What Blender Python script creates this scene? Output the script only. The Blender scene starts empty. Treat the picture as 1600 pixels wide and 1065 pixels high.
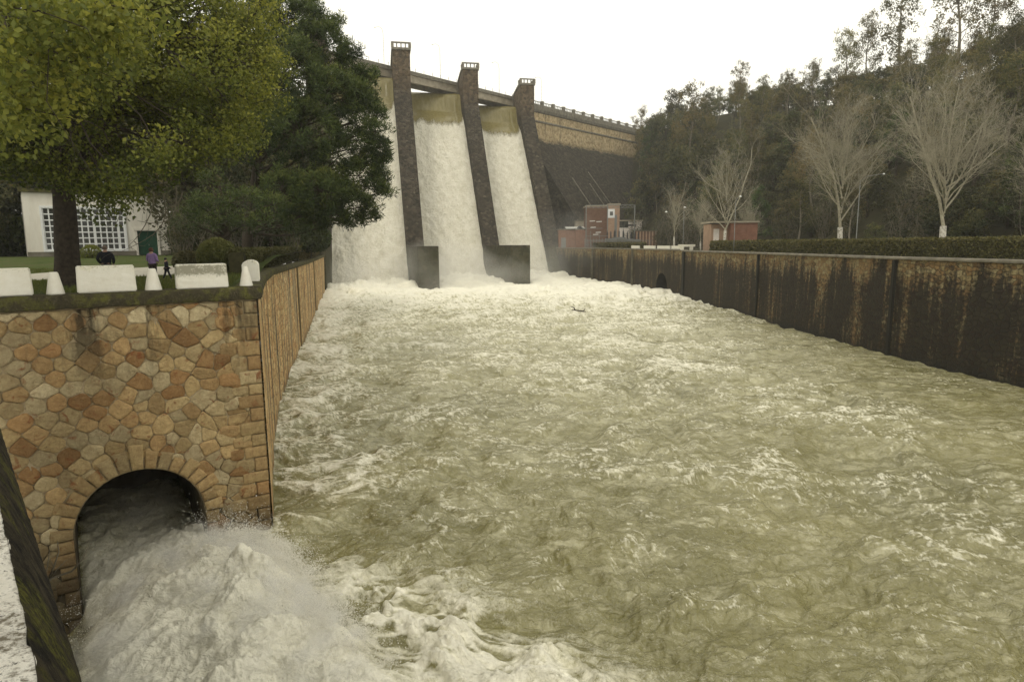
import bpy, bmesh, math, random
import numpy as np
from mathutils import Vector, Matrix, Quaternion
sc = bpy.context.scene
COL = sc.collection
R_ = math.radians

# ------------------------------------------------------------------ camera
PITCH = math.atan(.1515); ROLL = R_(.5)
cam_d = bpy.data.cameras.new("camera"); cam = bpy.data.objects.new("camera", cam_d); COL.objects.link(cam)
cam_d.sensor_width = 36; cam_d.lens = 22.5; cam_d.clip_start = .05; cam_d.clip_end = 3000
CAMZ = 12.0
cam.matrix_world = (Matrix.Translation((0, 0, CAMZ)) @ Matrix.Rotation(math.pi/2-PITCH, 4, 'X') @ Matrix.Rotation(-ROLL, 4, 'Z'))
sc.camera = cam

# ------------------------------------------------------------------ sky, sun, exposure
SUN_EL, SUN_AZ = R_(48), R_(200)
w = bpy.data.worlds.new("World"); sc.world = w; w.use_nodes = True
nt = w.node_tree; nt.nodes.clear()
out = nt.nodes.new('ShaderNodeOutputWorld'); bg = nt.nodes.new('ShaderNodeBackground')
sky = nt.nodes.new('ShaderNodeTexSky'); sky.sky_type = 'NISHITA'; sky.sun_disc = False
sky.sun_elevation = SUN_EL; sky.sun_rotation = SUN_AZ
mix = nt.nodes.new('ShaderNodeMix'); mix.data_type = 'RGBA'
tc = nt.nodes.new('ShaderNodeTexCoord'); nz = nt.nodes.new('ShaderNodeTexNoise'); nz.inputs['Scale'].default_value = 2.2; nz.inputs['Detail'].default_value = 4
mr = nt.nodes.new('ShaderNodeMapRange'); mr.inputs[1].default_value = .35; mr.inputs[2].default_value = .7; mr.inputs[3].default_value = .94; mr.inputs[4].default_value = 1.0
nt.links.new(tc.outputs['Generated'], nz.inputs['Vector']); nt.links.new(nz.outputs['Fac'], mr.inputs[0])
nt.links.new(mr.outputs[0], mix.inputs[0]); nt.links.new(sky.outputs[0], mix.inputs[6])
mix.inputs[7].default_value = (12.3, 11.9, 10.5, 1)       # thick bright overcast over the clear-sky model
nt.links.new(mix.outputs[2], bg.inputs['Color']); bg.inputs['Strength'].default_value = .1
nt.links.new(bg.outputs[0], out.inputs['Surface'])
sd = bpy.data.lights.new("sun", 'SUN'); sd.energy = .7; sd.angle = R_(14); sd.color = (1, .93, .8)
sun = bpy.data.objects.new("sun", sd); COL.objects.link(sun)
# sun direction: from front-left behind the camera (overcast, very soft)
sdir = Vector((math.sin(SUN_AZ)*math.cos(SUN_EL), math.cos(SUN_AZ)*math.cos(SUN_EL), math.sin(SUN_EL)))
sun.rotation_euler = sdir.to_track_quat('Z', 'Y').to_euler(); sun.location = (0, 0, 150)
vs = sc.view_settings; vs.view_transform = 'Standard'; vs.look = 'None'; vs.gamma = 1; vs.exposure = .08; vs.use_curve_mapping = False
cy = sc.cycles
cy.use_denoising = True; cy.max_bounces = 14; cy.diffuse_bounces = 3; cy.glossy_bounces = 2
cy.transmission_bounces = 3; cy.volume_bounces = 12; cy.transparent_max_bounces = 8
cy.caustics_reflective = False; cy.caustics_refractive = False; cy.volume_step_rate = 2.0; cy.volume_max_steps = 96

# ------------------------------------------------------------------ helpers
rng = np.random.default_rng(7); random.seed(5)
def ray(px, py):
    x = (px-800)/1000; d = (py-532.5)/1000
    x, d = x*math.cos(ROLL)-d*math.sin(ROLL), d*math.cos(ROLL)+x*math.sin(ROLL)
    return Vector((x, math.cos(PITCH)-d*math.sin(PITCH), -(d*math.cos(PITCH)+math.sin(PITCH))))
def at(px, py, Y):
    r = ray(px, py); v = r*(Y/r.y); v.z += CAMZ; return v
def gp(px, py, z):
    r = ray(px, py); v = r*((z-CAMZ)/r.z); v.z += CAMZ; return v

def tag(o, label=None, cat=None, group=None, kind=None):
    if label: o['label'] = label
    if cat: o['category'] = cat
    if group: o['group'] = group
    if kind: o['kind'] = kind
    return o
def empty(name, loc=(0, 0, 0), rz=0, parent=None):
    o = bpy.data.objects.new(name, None); COL.objects.link(o); o.location = loc; o.rotation_euler = (0, 0, rz)
    o.empty_display_size = .3
    if parent: o.parent = parent
    return o
def mesh_np(name, V, faces, mat=None, parent=None, smooth=False, nper=4, attrs=None, uv=None):
    V = np.asarray(V, dtype=np.float32).reshape(-1, 3); Fc = np.asarray(faces, dtype=np.int32).reshape(-1, nper)
    me = bpy.data.meshes.new(name)
    me.vertices.add(len(V)); me.vertices.foreach_set('co', V.ravel())
    me.loops.add(Fc.size); me.loops.foreach_set('vertex_index', Fc.ravel())
    me.polygons.add(len(Fc)); me.polygons.foreach_set('loop_start', np.arange(0, Fc.size, nper, dtype=np.int32))
    me.polygons.foreach_set('use_smooth', np.full(len(Fc), smooth))
    me.update(calc_edges=True)
    for k, a in (attrs or {}).items():
        a = np.asarray(a, dtype=np.float32)
        if a.ndim == 1:
            at_ = me.attributes.new(k, 'FLOAT', 'POINT'); at_.data.foreach_set('value', a)
        else:
            at_ = me.attributes.new(k, 'FLOAT_VECTOR', 'POINT'); at_.data.foreach_set('vector', a.ravel())
    if mat: me.materials.append(mat)
    o = bpy.data.objects.new(name, me); COL.objects.link(o)
    if parent: o.parent = parent
    return o
class MB:
    """collects boxes, prisms and tubes into one mesh"""
    def __init__(s): s.v = []; s.f = []; s.c = []
    def add(s, vs_, fs, col=None):
        b = len(s.v); s.v += [tuple(v) for v in vs_]; s.f += [tuple(i+b for i in f) for f in fs]
        s.c += [col if col is not None else (.5, .5, .5)]*len(vs_)
    def hexa(s, p, col=None):     # p: 4 bottom (ccw) + 4 top
        s.add(p, [(3, 2, 1, 0), (4, 5, 6, 7), (0, 1, 5, 4), (1, 2, 6, 5), (2, 3, 7, 6), (3, 0, 4, 7)], col)
    def box(s, c, d, rz=0, col=None, tilt=None):
        M = Matrix.Rotation(rz, 3, 'Z')
        if tilt: M = M @ tilt
        P = [Vector(c) + M @ Vector((x*d[0]/2, y*d[1]/2, z*d[2]/2)) for z in (-1, 1) for x, y in ((-1, -1), (1, -1), (1, 1), (-1, 1))]
        s.hexa(P, col)
    def bar(s, a, b, w_, h_=None, col=None, up=Vector((0, 0, 1))):
        a = Vector(a); b = Vector(b); d = (b-a).normalized(); h_ = h_ or w_
        if abs(d.dot(up)) > .98: up = Vector((1, 0, 0))
        x = d.cross(up).normalized()*w_/2; y = x.normalized().cross(d)*h_/2
        s.hexa([a-x-y, a+x-y, b+x-y, b-x-y, a-x+y, a+x+y, b+x+y, b-x+y], col)
    def tube(s, pts, rad, n=8, col=None, cap=True):
        pts = [Vector(p) for p in pts]; rings = []; prev = None
        b = len(s.v)
        for i, p in enumerate(pts):
            d = (pts[min(i+1, len(pts)-1)]-pts[max(i-1, 0)]).normalized()
            if prev is None: u = d.orthogonal().normalized()
            else: u = (prev - d*prev.dot(d)).normalized()
            prev = u; v_ = d.cross(u); r = rad[i] if hasattr(rad, '__len__') else rad
            for k in range(n):
                a = 2*math.pi*k/n; s.v.append(tuple(p+(u*math.cos(a)+v_*math.sin(a))*r)); s.c.append(col if col is not None else (.5, .5, .5))
        for i in range(len(pts)-1):
            for k in range(n):
                k2 = (k+1) % n; s.f.append((b+i*n+k, b+i*n+k2, b+(i+1)*n+k2, b+(i+1)*n+k))
        if cap:
            s.f.append(tuple(b+k for k in reversed(range(n)))); s.f.append(tuple(b+(len(pts)-1)*n+k for k in range(n)))
    def lathe(s, c, prof, n=16, col=None):
        b = len(s.v)
        for r, z in prof:
            for k in range(n):
                a = 2*math.pi*k/n; s.v.append((c[0]+r*math.cos(a), c[1]+r*math.sin(a), c[2]+z)); s.c.append(col if col is not None else (.5, .5, .5))
        for i in range(len(prof)-1):
            for k in range(n):
                k2 = (k+1) % n; s.f.append((b+i*n+k, b+i*n+k2, b+(i+1)*n+k2, b+(i+1)*n+k))
        s.f.append(tuple(b+k for k in reversed(range(n)))); s.f.append(tuple(b+(len(prof)-1)*n+k for k in range(n)))
    def build(s, name, mat, parent=None, smooth=False, bevel=0, label=None):
        me = bpy.data.meshes.new(name); me.from_pydata(s.v, [], s.f); me.update()
        a = me.attributes.new('tint', 'FLOAT_VECTOR', 'POINT'); a.data.foreach_set('vector', np.asarray(s.c, dtype=np.float32).ravel())
        me.materials.append(mat)
        if smooth: me.polygons.foreach_set('use_smooth', [True]*len(me.polygons))
        o = bpy.data.objects.new(name, me); COL.objects.link(o)
        if parent: o.parent = parent
        if bevel:
            m = o.modifiers.new('bevel', 'BEVEL'); m.width = bevel; m.segments = 2; m.limit_method = 'ANGLE'
        if label: o['label'] = label
        return o
def copy_tree(o, parent=None):
    c = o.copy(); COL.objects.link(c); c.parent = parent
    for ch in list(o.children): copy_tree(ch, c)
    return c
def sheet(name, P, Q, mat, nu, nv, parent=None, uv_w=None, attrs=None):
    pass

# ---- numpy noise
def _h(ix, iy, seed):
    n = (ix.astype(np.int64)*374761393 + iy.astype(np.int64)*668265263 + seed*1442695041) & 0xffffffff
    n = ((n ^ (n >> 13))*1274126177) & 0xffffffff
    return ((n ^ (n >> 16)) & 0xffff).astype(np.float32)/65535.0
def gn(x, y, seed=0):
    ix = np.floor(x); iy = np.floor(y); fx = (x-ix).astype(np.float32); fy = (y-iy).astype(np.float32)
    ix = ix.astype(np.int64); iy = iy.astype(np.int64)
    u = fx*fx*fx*(fx*(fx*6-15)+10); v = fy*fy*fy*(fy*(fy*6-15)+10)
    def g(a, b, dx, dy):
        t = _h(ix+a, iy+b, seed)*6.2831853
        return np.cos(t)*(fx-dx)+np.sin(t)*(fy-dy)
    n00 = g(0, 0, 0, 0); n10 = g(1, 0, 1, 0); n01 = g(0, 1, 0, 1); n11 = g(1, 1, 1, 1)
    a = n00+u*(n10-n00); b = n01+u*(n11-n01)
    return (a+v*(b-a))*1.5
def fbm(x, y, seed=0, oct_=4, gain=.5):
    s = 0; a = 1
    for i in range(oct_):
        s = s+a*gn(x, y, seed+i*17); x = x*2.03+11.3; y = y*2.03-7.1; a *= gain
    return s
def sstep(a, b, x):
    t = np.clip((x-a)/(b-a), 0, 1); return t*t*(3-2*t)

# ---- node materials
class NM:
    def __init__(s, name, rough=.8, spec=.3):
        s.m = bpy.data.materials.new(name); s.m.use_nodes = True; s.t = s.m.node_tree; s.t.nodes.clear()
        s.o = s.t.nodes.new('ShaderNodeOutputMaterial'); s.p = s.t.nodes.new('ShaderNodeBsdfPrincipled')
        s.t.links.new(s.p.outputs[0], s.o.inputs[0]); s.p.inputs['Roughness'].default_value = rough
        s.p.inputs['Specular IOR Level'].default_value = spec
    def n(s, typ, **kw):
        nd = s.t.nodes.new('ShaderNode'+typ)
        for k, v in kw.items(): setattr(nd, k, v)
        return nd
    def L(s, a, b): s.t.links.new(a, b)
    def src(s, kind='Object'):
        if kind == 'uv': return s.n('UVMap').outputs[0]
        if kind == 'world': return s.n('NewGeometry').outputs['Position']
        return s.n('TexCoord').outputs[kind]
    def mapv(s, vec, scale=(1, 1, 1), loc=(0, 0, 0), rot=(0, 0, 0)):
        m = s.n('Mapping'); m.inputs['Scale'].default_value = scale; m.inputs['Location'].default_value = loc; m.inputs['Rotation'].default_value = rot
        s.L(vec, m.inputs[0]); return m.outputs[0]
    def noise(s, vec, scale, detail=4, rough=.55, dist=0):
        nd = s.n('TexNoise'); nd.inputs['Scale'].default_value = scale; nd.inputs['Detail'].default_value = detail
        nd.inputs['Roughness'].default_value = rough; nd.inputs['Distortion'].default_value = dist; s.L(vec, nd.inputs['Vector']); return nd.outputs['Fac']
    def voro(s, vec, scale, feature='F1', rand=1.0):
        nd = s.n('TexVoronoi', feature=feature); nd.inputs['Scale'].default_value = scale; nd.inputs['Randomness'].default_value = rand; s.L(vec, nd.inputs['Vector']); return nd
    def rng(s, v, a, b, c=0., d=1.):
        nd = s.n('MapRange'); nd.inputs[1].default_value = a; nd.inputs[2].default_value = b; nd.inputs[3].default_value = c; nd.inputs[4].default_value = d
        s.L(v, nd.inputs[0]); return nd.outputs[0]
    def math(s, op, a, b=None):
        nd = s.n('Math', operation=op)
        for i, x in enumerate((a, b)):
            if x is None: continue
            if isinstance(x, (int, float)): nd.inputs[i].default_value = x
            else: s.L(x, nd.inputs[i])
        return nd.outputs[0]
    def ramp(s, v, stops):
        nd = s.n('ValToRGB'); cr = nd.color_ramp
        while len(cr.elements) < len(stops): cr.elements.new(.5)
        for e, (p, c) in zip(cr.elements, stops): e.position = p; e.color = (*c, 1)
        s.L(v, nd.inputs[0]); return nd.outputs[0]
    def mix(s, f, a, b, mode='MIX'):
        nd = s.n('Mix', data_type='RGBA', blend_type=mode)
        for i, x in ((0, f), (6, a), (7, b)):
            if isinstance(x, (int, float)): nd.inputs[i].default_value = x
            elif isinstance(x, tuple): nd.inputs[i].default_value = (*x, 1)
            else: s.L(x, nd.inputs[i])
        return nd.outputs[2]
    def attr(s, name, out_='Vector'):
        nd = s.n('Attribute'); nd.attribute_name = name; return nd.outputs[out_]
    def col(s, c):
        if isinstance(c, tuple): s.p.inputs['Base Color'].default_value = (*c, 1)
        else: s.L(c, s.p.inputs['Base Color'])
        return s
    def rough(s, r): s.L(r, s.p.inputs['Roughness']); return s
    def bump(s, h, dist=.02, strength=1.0, prev=None):
        b = s.n('Bump'); b.inputs['Distance'].default_value = dist; b.inputs['Strength'].default_value = strength; s.L(h, b.inputs['Height'])
        if prev is not None: s.L(prev, b.inputs['Normal'])
        s.L(b.outputs[0], s.p.inputs['Normal']); return b.outputs[0]
def simple(name, c, rough=.8, var=.25, scale=3, bump=.01, spec=.3, metal=0):
    m = NM(name, rough, spec); v = m.src()
    n1 = m.noise(v, scale, 6, .6)
    lo = tuple(x*(1-var) for x in c); hi = tuple(min(1, x*(1+var)) for x in c)
    m.col(m.ramp(n1, [(.3, lo), (.7, hi)])); m.p.inputs['Metallic'].default_value = metal
    if bump: m.bump(m.noise(v, scale*6, 4), bump)
    return m.m

# ------------------------------------------------------------------ materials
def mat_foliage(name, cols, trans=.35, rough=.55, vary=True):
    m = NM(name, rough, .25)
    t = m.attr('tint'); sep = m.n('SeparateXYZ'); m.L(t, sep.inputs[0])
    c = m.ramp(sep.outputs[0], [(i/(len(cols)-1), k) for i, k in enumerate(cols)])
    oi = m.n('ObjectInfo'); hs = m.n('HueSaturation'); m.L(c, hs.inputs['Color'])
    m.L(m.rng(oi.outputs['Random'], 0, 1, .62, 1.4), hs.inputs['Value']); m.L(m.rng(m.math('FRACT', m.math('MULTIPLY', oi.outputs['Random'], 7.3)), 0, 1, .525, .47), hs.inputs['Hue'])
    if vary: c = hs.outputs[0]
    m.col(c)
    tr = m.n('BsdfTranslucent'); m.L(c, tr.inputs[0]); mx = m.n('MixShader'); mx.inputs[0].default_value = trans
    m.L(m.p.outputs[0], mx.inputs[1]); m.L(tr.outputs[0], mx.inputs[2]); m.L(mx.outputs[0], m.o.inputs[0])
    return m.m
M = {}
M['leaf'] = mat_foliage('broad leaf', [(.055, .072, .014), (.115, .135, .024), (.20, .212, .036), (.33, .32, .055)], .42, vary=False)
M['pine'] = mat_foliage('pine needles', [(.022, .036, .011), (.046, .068, .017), (.085, .112, .026), (.14, .155, .04)], .2)
M['bigpine'] = mat_foliage('big pine needles', [(.020, .034, .011), (.046, .070, .017), (.09, .118, .027), (.15, .165, .04)], .2, vary=False)
M['euca'] = mat_foliage('eucalyptus leaf', [(.055, .055, .022), (.10, .095, .034), (.155, .135, .045), (.22, .17, .06)], .35)
M['oak'] = mat_foliage('evergreen leaf', [(.034, .040, .018), (.062, .066, .026), (.10, .098, .036), (.15, .125, .042)], .28)
M['hedge'] = mat_foliage('hedge leaf', [(.045, .048, .014), (.08, .08, .024), (.125, .118, .035), (.17, .145, .05)], .2)
M['bark'] = simple('dark bark', (.045, .035, .025), .95, .5, 6, .04)
M['palebark'] = simple('pale bark', (.17, .15, .11), .9, .35, 4, .01)
M['white'] = None
def m_whitestone():
    m = NM('whitewashed stone', .85, .25); v = m.src()
    n = m.noise(v, 2.2, 8, .65); n2 = m.noise(v, 9, 8, .7)
    c = m.mix(m.rng(n, .35, .7), (.66, .63, .54), (.80, .78, .70))
    c = m.mix(m.rng(m.math('MULTIPLY', n2, m.noise(v, 1.3, 3)), .30, .40), c, (.20, .19, .12))
    c = m.mix(m.rng(n2, .60, .76), c, (.40, .36, .24))
    m.col(c); m.bump(n2, .02); return m.m
M['white'] = m_whitestone()
def m_plaster():
    m = NM('white render', .9, .2); v = m.src()
    n = m.noise(m.mapv(v, (1, 1, .3)), 1.2, 7, .6)
    c = m.mix(m.rng(n, .4, .75), (.72, .69, .61), (.58, .54, .46)); m.col(c); m.bump(m.noise(v, 30, 3), .004); return m.m
M['plaster'] = m_plaster()
def m_rubble():
    m = NM('sandstone blocks', .9, .2); v = m.src(); t = m.attr('tint'); sep = m.n('SeparateXYZ'); m.L(t, sep.inputs[0])
    c = m.ramp(sep.outputs[0], [(0, (.22, .135, .062)), (.08, (.33, .20, .09)), (.24, (.41, .29, .145)), (.55, (.45, .345, .18)), (.8, (.42, .35, .21)), (1, (.53, .46, .30))])
    c = m.mix(m.rng(sep.outputs[1], 0, 1, 0, 1), m.mix(1.0, c, (1.0, .97, .91), 'MULTIPLY'), m.mix(1.0, c, (1.62, 1.60, 1.54), 'MULTIPLY'))
    n = m.noise(v, 5, 8, .7); n2 = m.noise(v, 1.1, 5, .6)
    c = m.mix(m.rng(n, .35, .72, 0, .75), c, m.mix(1.0, c, (.50, .40, .34), 'MULTIPLY'))
    rust = m.noise(m.mapv(v, (1, 1, 1), (3, 8, 1)), 2.6, 4, .6, .8)
    c = m.mix(m.rng(rust, .60, .70, 0, .8), c, (.25, .085, .03))
    # dirty water runs below the coping and damp, mossy base
    st = m.noise(m.mapv(v, (1.1, 1.1, .16)), 1.0, 5, .6)
    g = m.n('SeparateXYZ'); m.L(m.src('world'), g.inputs[0])
    top = m.rng(g.outputs[2], 6.4, 9.9)
    c = m.mix(m.math('MULTIPLY', m.rng(st, .54, .64), top), c, (.035, .028, .016))
    low = m.rng(m.math('ADD', g.outputs[2], m.math('MULTIPLY', n2, 2.4)), 1.3, 3.2, .82, 0)
    c = m.mix(low, c, (.055, .045, .026))
    m.col(c); c2 = m.noise(v, 16, 8, .75); m.col(m.mix(m.rng(c2, .42, .30, 0, .65), m.mix(m.rng(c2, .58, .72, 0, .5), c, (.58, .49, .34)), (.09, .055, .03)))
    b = m.bump(m.noise(v, 7, 9, .72), .11, 1.0); m.bump(m.noise(v, 30, 6, .75), .035, 1, b)
    m.rough(m.rng(low, 0, 1, .9, .5)); return m.m
M['rubble'] = m_rubble()
def m_mortar():
    m = NM('mortar', .95, .15); v = m.src(); n = m.noise(v, 3, 7, .7)
    g = m.n('SeparateXYZ'); m.L(m.src('world'), g.inputs[0])
    c = m.ramp(n, [(.34, (.10, .075, .045)), (.46, (.32, .25, .15)), (.75, (.46, .38, .25))])
    c = m.mix(m.rng(g.outputs[2], 1.0, 3.2, .85, 0), c, (.03, .026, .018))
    m.col(c); m.bump(m.noise(v, 22, 5), .03); return m.m
M['mortar'] = m_mortar()
def m_coping(name='mossy coping', a=(.055, .048, .028), b=(.11, .11, .028), c3=(.15, .13, .09)):
    m = NM(name, .95, .15); v = m.src(); n = m.noise(v, 1.6, 8, .7); n2 = m.noise(v, 12, 6, .7)
    c = m.mix(m.rng(n, .48, .62), a, b); c = m.mix(m.rng(n2, .56, .72), c, c3); c = m.mix(m.rng(n2, .45, .3), c, (.018, .016, .012))
    m.col(c); m.bump(n2, .05); return m.m
M['coping'] = m_coping()
def m_riverwall(name, dark):
    m = NM(name, .8, .25); uv = m.src('uv')
    warp = m.n('VectorMath', operation='ADD'); nn = m.n('TexNoise'); nn.inputs['Scale'].default_value = .9; m.L(uv, nn.inputs['Vector'])
    sc_ = m.n('VectorMath', operation='SCALE'); m.L(nn.outputs['Color'], sc_.inputs[0]); sc_.inputs['Scale'].default_value = .5
    m.L(uv, warp.inputs[0]); m.L(sc_.outputs[0], warp.inputs[1]); vv = warp.outputs[0]
    vo = m.voro(m.mapv(vv, (1.0, 1.45, 1)), 1.6, 'F1', .8); ve = m.voro(m.mapv(vv, (1.0, 1.45, 1)), 1.6, 'DISTANCE_TO_EDGE', .8)
    h = m.n('SeparateColor'); m.L(vo.outputs['Color'], h.inputs[0])
    c = m.ramp(h.outputs[0], [(0, (.20, .12, .055)), (.3, (.34, .20, .085)), (.6, (.36, .26, .13)), (.85, (.44, .34, .19)), (1, (.30, .15, .06))])
    n = m.noise(uv, 3, 7, .65); c = m.mix(m.rng(n, .4, .75, 0, .7), c, m.mix(1.0, c, (.42, .38, .33), 'MULTIPLY'))
    edge = m.rng(ve.outputs['Distance'], .0, .07, 1, 0)
    c = m.mix(m.math('MULTIPLY', edge, .8), c, (.10, .078, .045))
    s2 = m.n('SeparateXYZ'); m.L(uv, s2.inputs[0])
    st = m.noise(m.mapv(uv, (1.0, .07, 1)), .8, 6, .68, .15); st2 = m.noise(m.mapv(uv, (1.0, .035, 1), (5, 2, 0)), .28, 4, .6)
    if dark:
        c = m.mix(1.0, c, (.68, .73, .70), 'MULTIPLY')
        st3 = m.noise(m.mapv(uv, (1, .3, 1), (9, 4, 0)), .16, 3, .6)
        f = m.math('ADD', m.math('ADD', m.math('MULTIPLY', st, .50), m.math('MULTIPLY', st2, .40)), m.math('MULTIPLY', m.math('SUBTRACT', st3, .42), .45))
        f = m.math('ADD', f, m.rng(s2.outputs[1], 9.9, 6.6, .0, .15))
        f = m.math('ADD', f, m.math('MULTIPLY', m.math('SUBTRACT', n, .5), .34))
        f = m.rng(f, .49, .60)
        c = m.mix(f, c, m.mix(m.rng(n, .35, .62), (.011, .010, .008), m.mix(1.0, c, (.15, .145, .13), 'MULTIPLY')))
        foot = m.rng(m.math('ADD', s2.outputs[1], m.math('MULTIPLY', n, 1.2)), .5, 1.7, .85, 0)
        c = m.mix(foot, c, (.012, .012, .009))
    else:
        f = m.math('MULTIPLY', m.rng(m.math('ADD', st, m.math('MULTIPLY', st2, .3)), .665, .73), m.rng(s2.outputs[0], 2, 4))
        c = m.mix(f, c, (.03, .027, .02))
        c = m.mix(1.0, c, (2.0, 1.98, 1.85), 'MULTIPLY'); gap = m.rng(m.noise(m.mapv(uv, (1.0, .05, 1), (0, 9, 0)), .9, 5, .7), .52, .62, 0, .55)
        c = m.mix(gap, c, (.58, .48, .30)); gd = m.math('MULTIPLY', m.rng(m.noise(m.mapv(uv, (1.0, .06, 1), (7, 1, 0)), .8, 5, .7), .56, .63, 0, .65), m.rng(s2.outputs[0], 2, 4)); c = m.mix(gd, c, (.09, .065, .035))
        foot = m.rng(m.math('ADD', s2.outputs[1], m.math('MULTIPLY', n, 1.2)), .4, 1.5, .7, 0)
        c = m.mix(foot, c, (.05, .045, .028))
    m.col(c); b = m.bump(m.rng(ve.outputs['Distance'], 0, .12), .10, .9); m.bump(n, .06, .8, b); return m.m
M['lwall'] = m_riverwall('ochre river wall', False); M['rwall'] = m_riverwall('stained river wall', True)
def m_dam(name, kind):
    m = NM(name, .9, .15); v = m.src('world')
    vo = m.voro(v, 1.1, 'F1'); ve = m.voro(v, 1.1, 'DISTANCE_TO_EDGE')
    h = m.n('SeparateColor'); m.L(vo.outputs['Color'], h.inputs[0])
    n = m.noise(v, .22, 6, .65); n2 = m.noise(v, 1.3, 6, .7); g = m.n('SeparateXYZ'); m.L(v, g.inputs[0])
    st = m.noise(m.mapv(v, (.35, .35, .03)), 1.0, 5, .65)
    ochre = m.ramp(h.outputs[0], [(0, (.36, .26, .14)), (.4, (.55, .43, .25)), (.8, (.64, .52, .31)), (1, (.45, .33, .18))])
    ochre = m.mix(m.rng(n, .45, .7, 0, .5), ochre, (.20, .15, .09))
    darkc = m.ramp(h.outputs[0], [(0, (.021, .019, .015)), (.45, (.047, .039, .028)), (.8, (.068, .056, .041)), (1, (.09, .076, .056))])
    darkc = m.mix(m.rng(n, .4, .7, 0, .7), darkc, (.03, .026, .021))
    if kind == 'wall':        # ochre upper wall, black weathered face below the tide line
        lim = m.math('ADD', g.outputs[2], m.math('MULTIPLY', m.math('SUBTRACT', n2, .5), 3.5))
        lim = m.math('ADD', lim, m.math('MULTIPLY', m.math('SUBTRACT', n, .5), 7))
        f = m.rng(lim, 60.6, 58.2); st_f = m.math('MULTIPLY', m.rng(st, .60, .68), .75)
        c = m.mix(m.math('MAXIMUM', f, st_f), ochre, darkc)
        seep = m.noise(m.mapv(v, (.13, .13, .008), (3, 0, 0)), 2.0, 3, .6)
        lowz = m.rng(g.outputs[2], 44, 24)
        c = m.mix(m.math('MULTIPLY', m.math('MULTIPLY', m.rng(seep, .63, .68), lowz), .5), c, (.26, .24, .21))
    else:                     # piers: brown head, dark shaft
        f = m.rng(m.math('ADD', g.outputs[2], m.math('MULTIPLY', n, 9)), 74, 67, .25, .95)
        brown = m.ramp(h.outputs[0], [(0, (.075, .055, .036)), (.5, (.135, .097, .06)), (1, (.20, .15, .095))])
        c = m.mix(f, brown, darkc)
        c = m.mix(m.rng(h.outputs[1], .93, .95, 0, .2), c, (.28, .24, .18))
        c = m.mix(m.rng(m.math('ADD', g.outputs[2], m.math('MULTIPLY', n2, 3)), 13.5, 11.5, 0, .45), c, (.075, .08, .035))
    m.col(c); b = m.bump(m.rng(ve.outputs['Distance'], 0, .12), .22, .9); m.bump(n2, .3, .8, b); return m.m
M['damwall'] = m_dam('dam wall stone', 'wall'); M['pier'] = m_dam('pier stone', 'pier')
M['concrete'] = simple('pale concrete', (.33, .29, .22), .9, .3, .5, .02)
M['dconcrete'] = simple('grey concrete', (.17, .155, .12), .9, .4, .8, .03)
M['dimconc'] = simple('damp concrete', (.10, .09, .06), .9, .5, .7, .04)
M['brick'] = None
def m_brick(name, c1, c2, mort):
    m = NM(name, .9, .2); v = m.src()
    cx = m.n('SeparateXYZ'); m.L(v, cx.inputs[0]); cb = m.n('CombineXYZ'); m.L(m.math('ADD', cx.outputs[0], cx.outputs[1]), cb.inputs[0]); m.L(cx.outputs[2], cb.inputs[1])
    b = m.n('TexBrick'); b.inputs['Color1'].default_value = (*c1, 1); b.inputs['Color2'].default_value = (*c2, 1); b.inputs['Mortar'].default_value = (*mort, 1)
    b.inputs['Scale'].default_value = 1.0; b.inputs['Mortar Size'].default_value = .012; b.inputs['Brick Width'].default_value = .3; b.inputs['Row Height'].default_value = .11
    m.L(cb.outputs[0], b.inputs['Vector']); n = m.noise(v, 1.0, 6, .7)
    m.col(m.mix(m.rng(n, .4, .75, 0, .6), b.outputs[0], m.mix(1.0, b.outputs[0], (.5, .45, .42), 'MULTIPLY'))); return m.m
M['brick'] = m_brick('red brick', (.23, .10, .07), (.26, .125, .085), (.25, .16, .11))
M['brickdark'] = m_brick('dark brick', (.15, .08, .055), (.18, .10, .07), (.16, .11, .08))
M['brickpale'] = m_brick('pale brick', (.38, .25, .17), (.43, .29, .20), (.36, .27, .2))
M['brickorange'] = m_brick('orange brick', (.25, .12, .075), (.20, .095, .062), (.3, .16, .1))
M['metal'] = simple('galvanised metal', (.19, .195, .185), .5, .25, 4, 0, .5, .3)
M['darkmetal'] = simple('dark metal', (.05, .05, .055), .6, .3, 4, 0, .4)
M['roofmetal'] = simple('pale corrugated roof', (.62, .62, .58), .5, .2, 2, 0)
M['offwhite'] = simple('off white paint', (.72, .66, .60), .7, .1, 2, 0)
M['winwhite'] = simple('white window bars', (.72, .73, .72), .6, .08, 4, 0)
M['lampglass'] = simple('lamp glass', (.9, .9, .88), .3, .03, 2, 0, .6)
def m_glass():
    m = NM('window glass', .12, .6); v = m.src(); m.col(m.ramp(m.noise(v, 1.7, 4), [(.35, (.02, .022, .02)), (.7, (.10, .10, .085))])); return m.m
M['glass'] = m_glass()
M['green'] = simple('green door paint', (.014, .065, .036), .6, .2, 3, 0)
M['black'] = simple('black', (.01, .01, .01), .95, .2, 3, 0)
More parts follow.
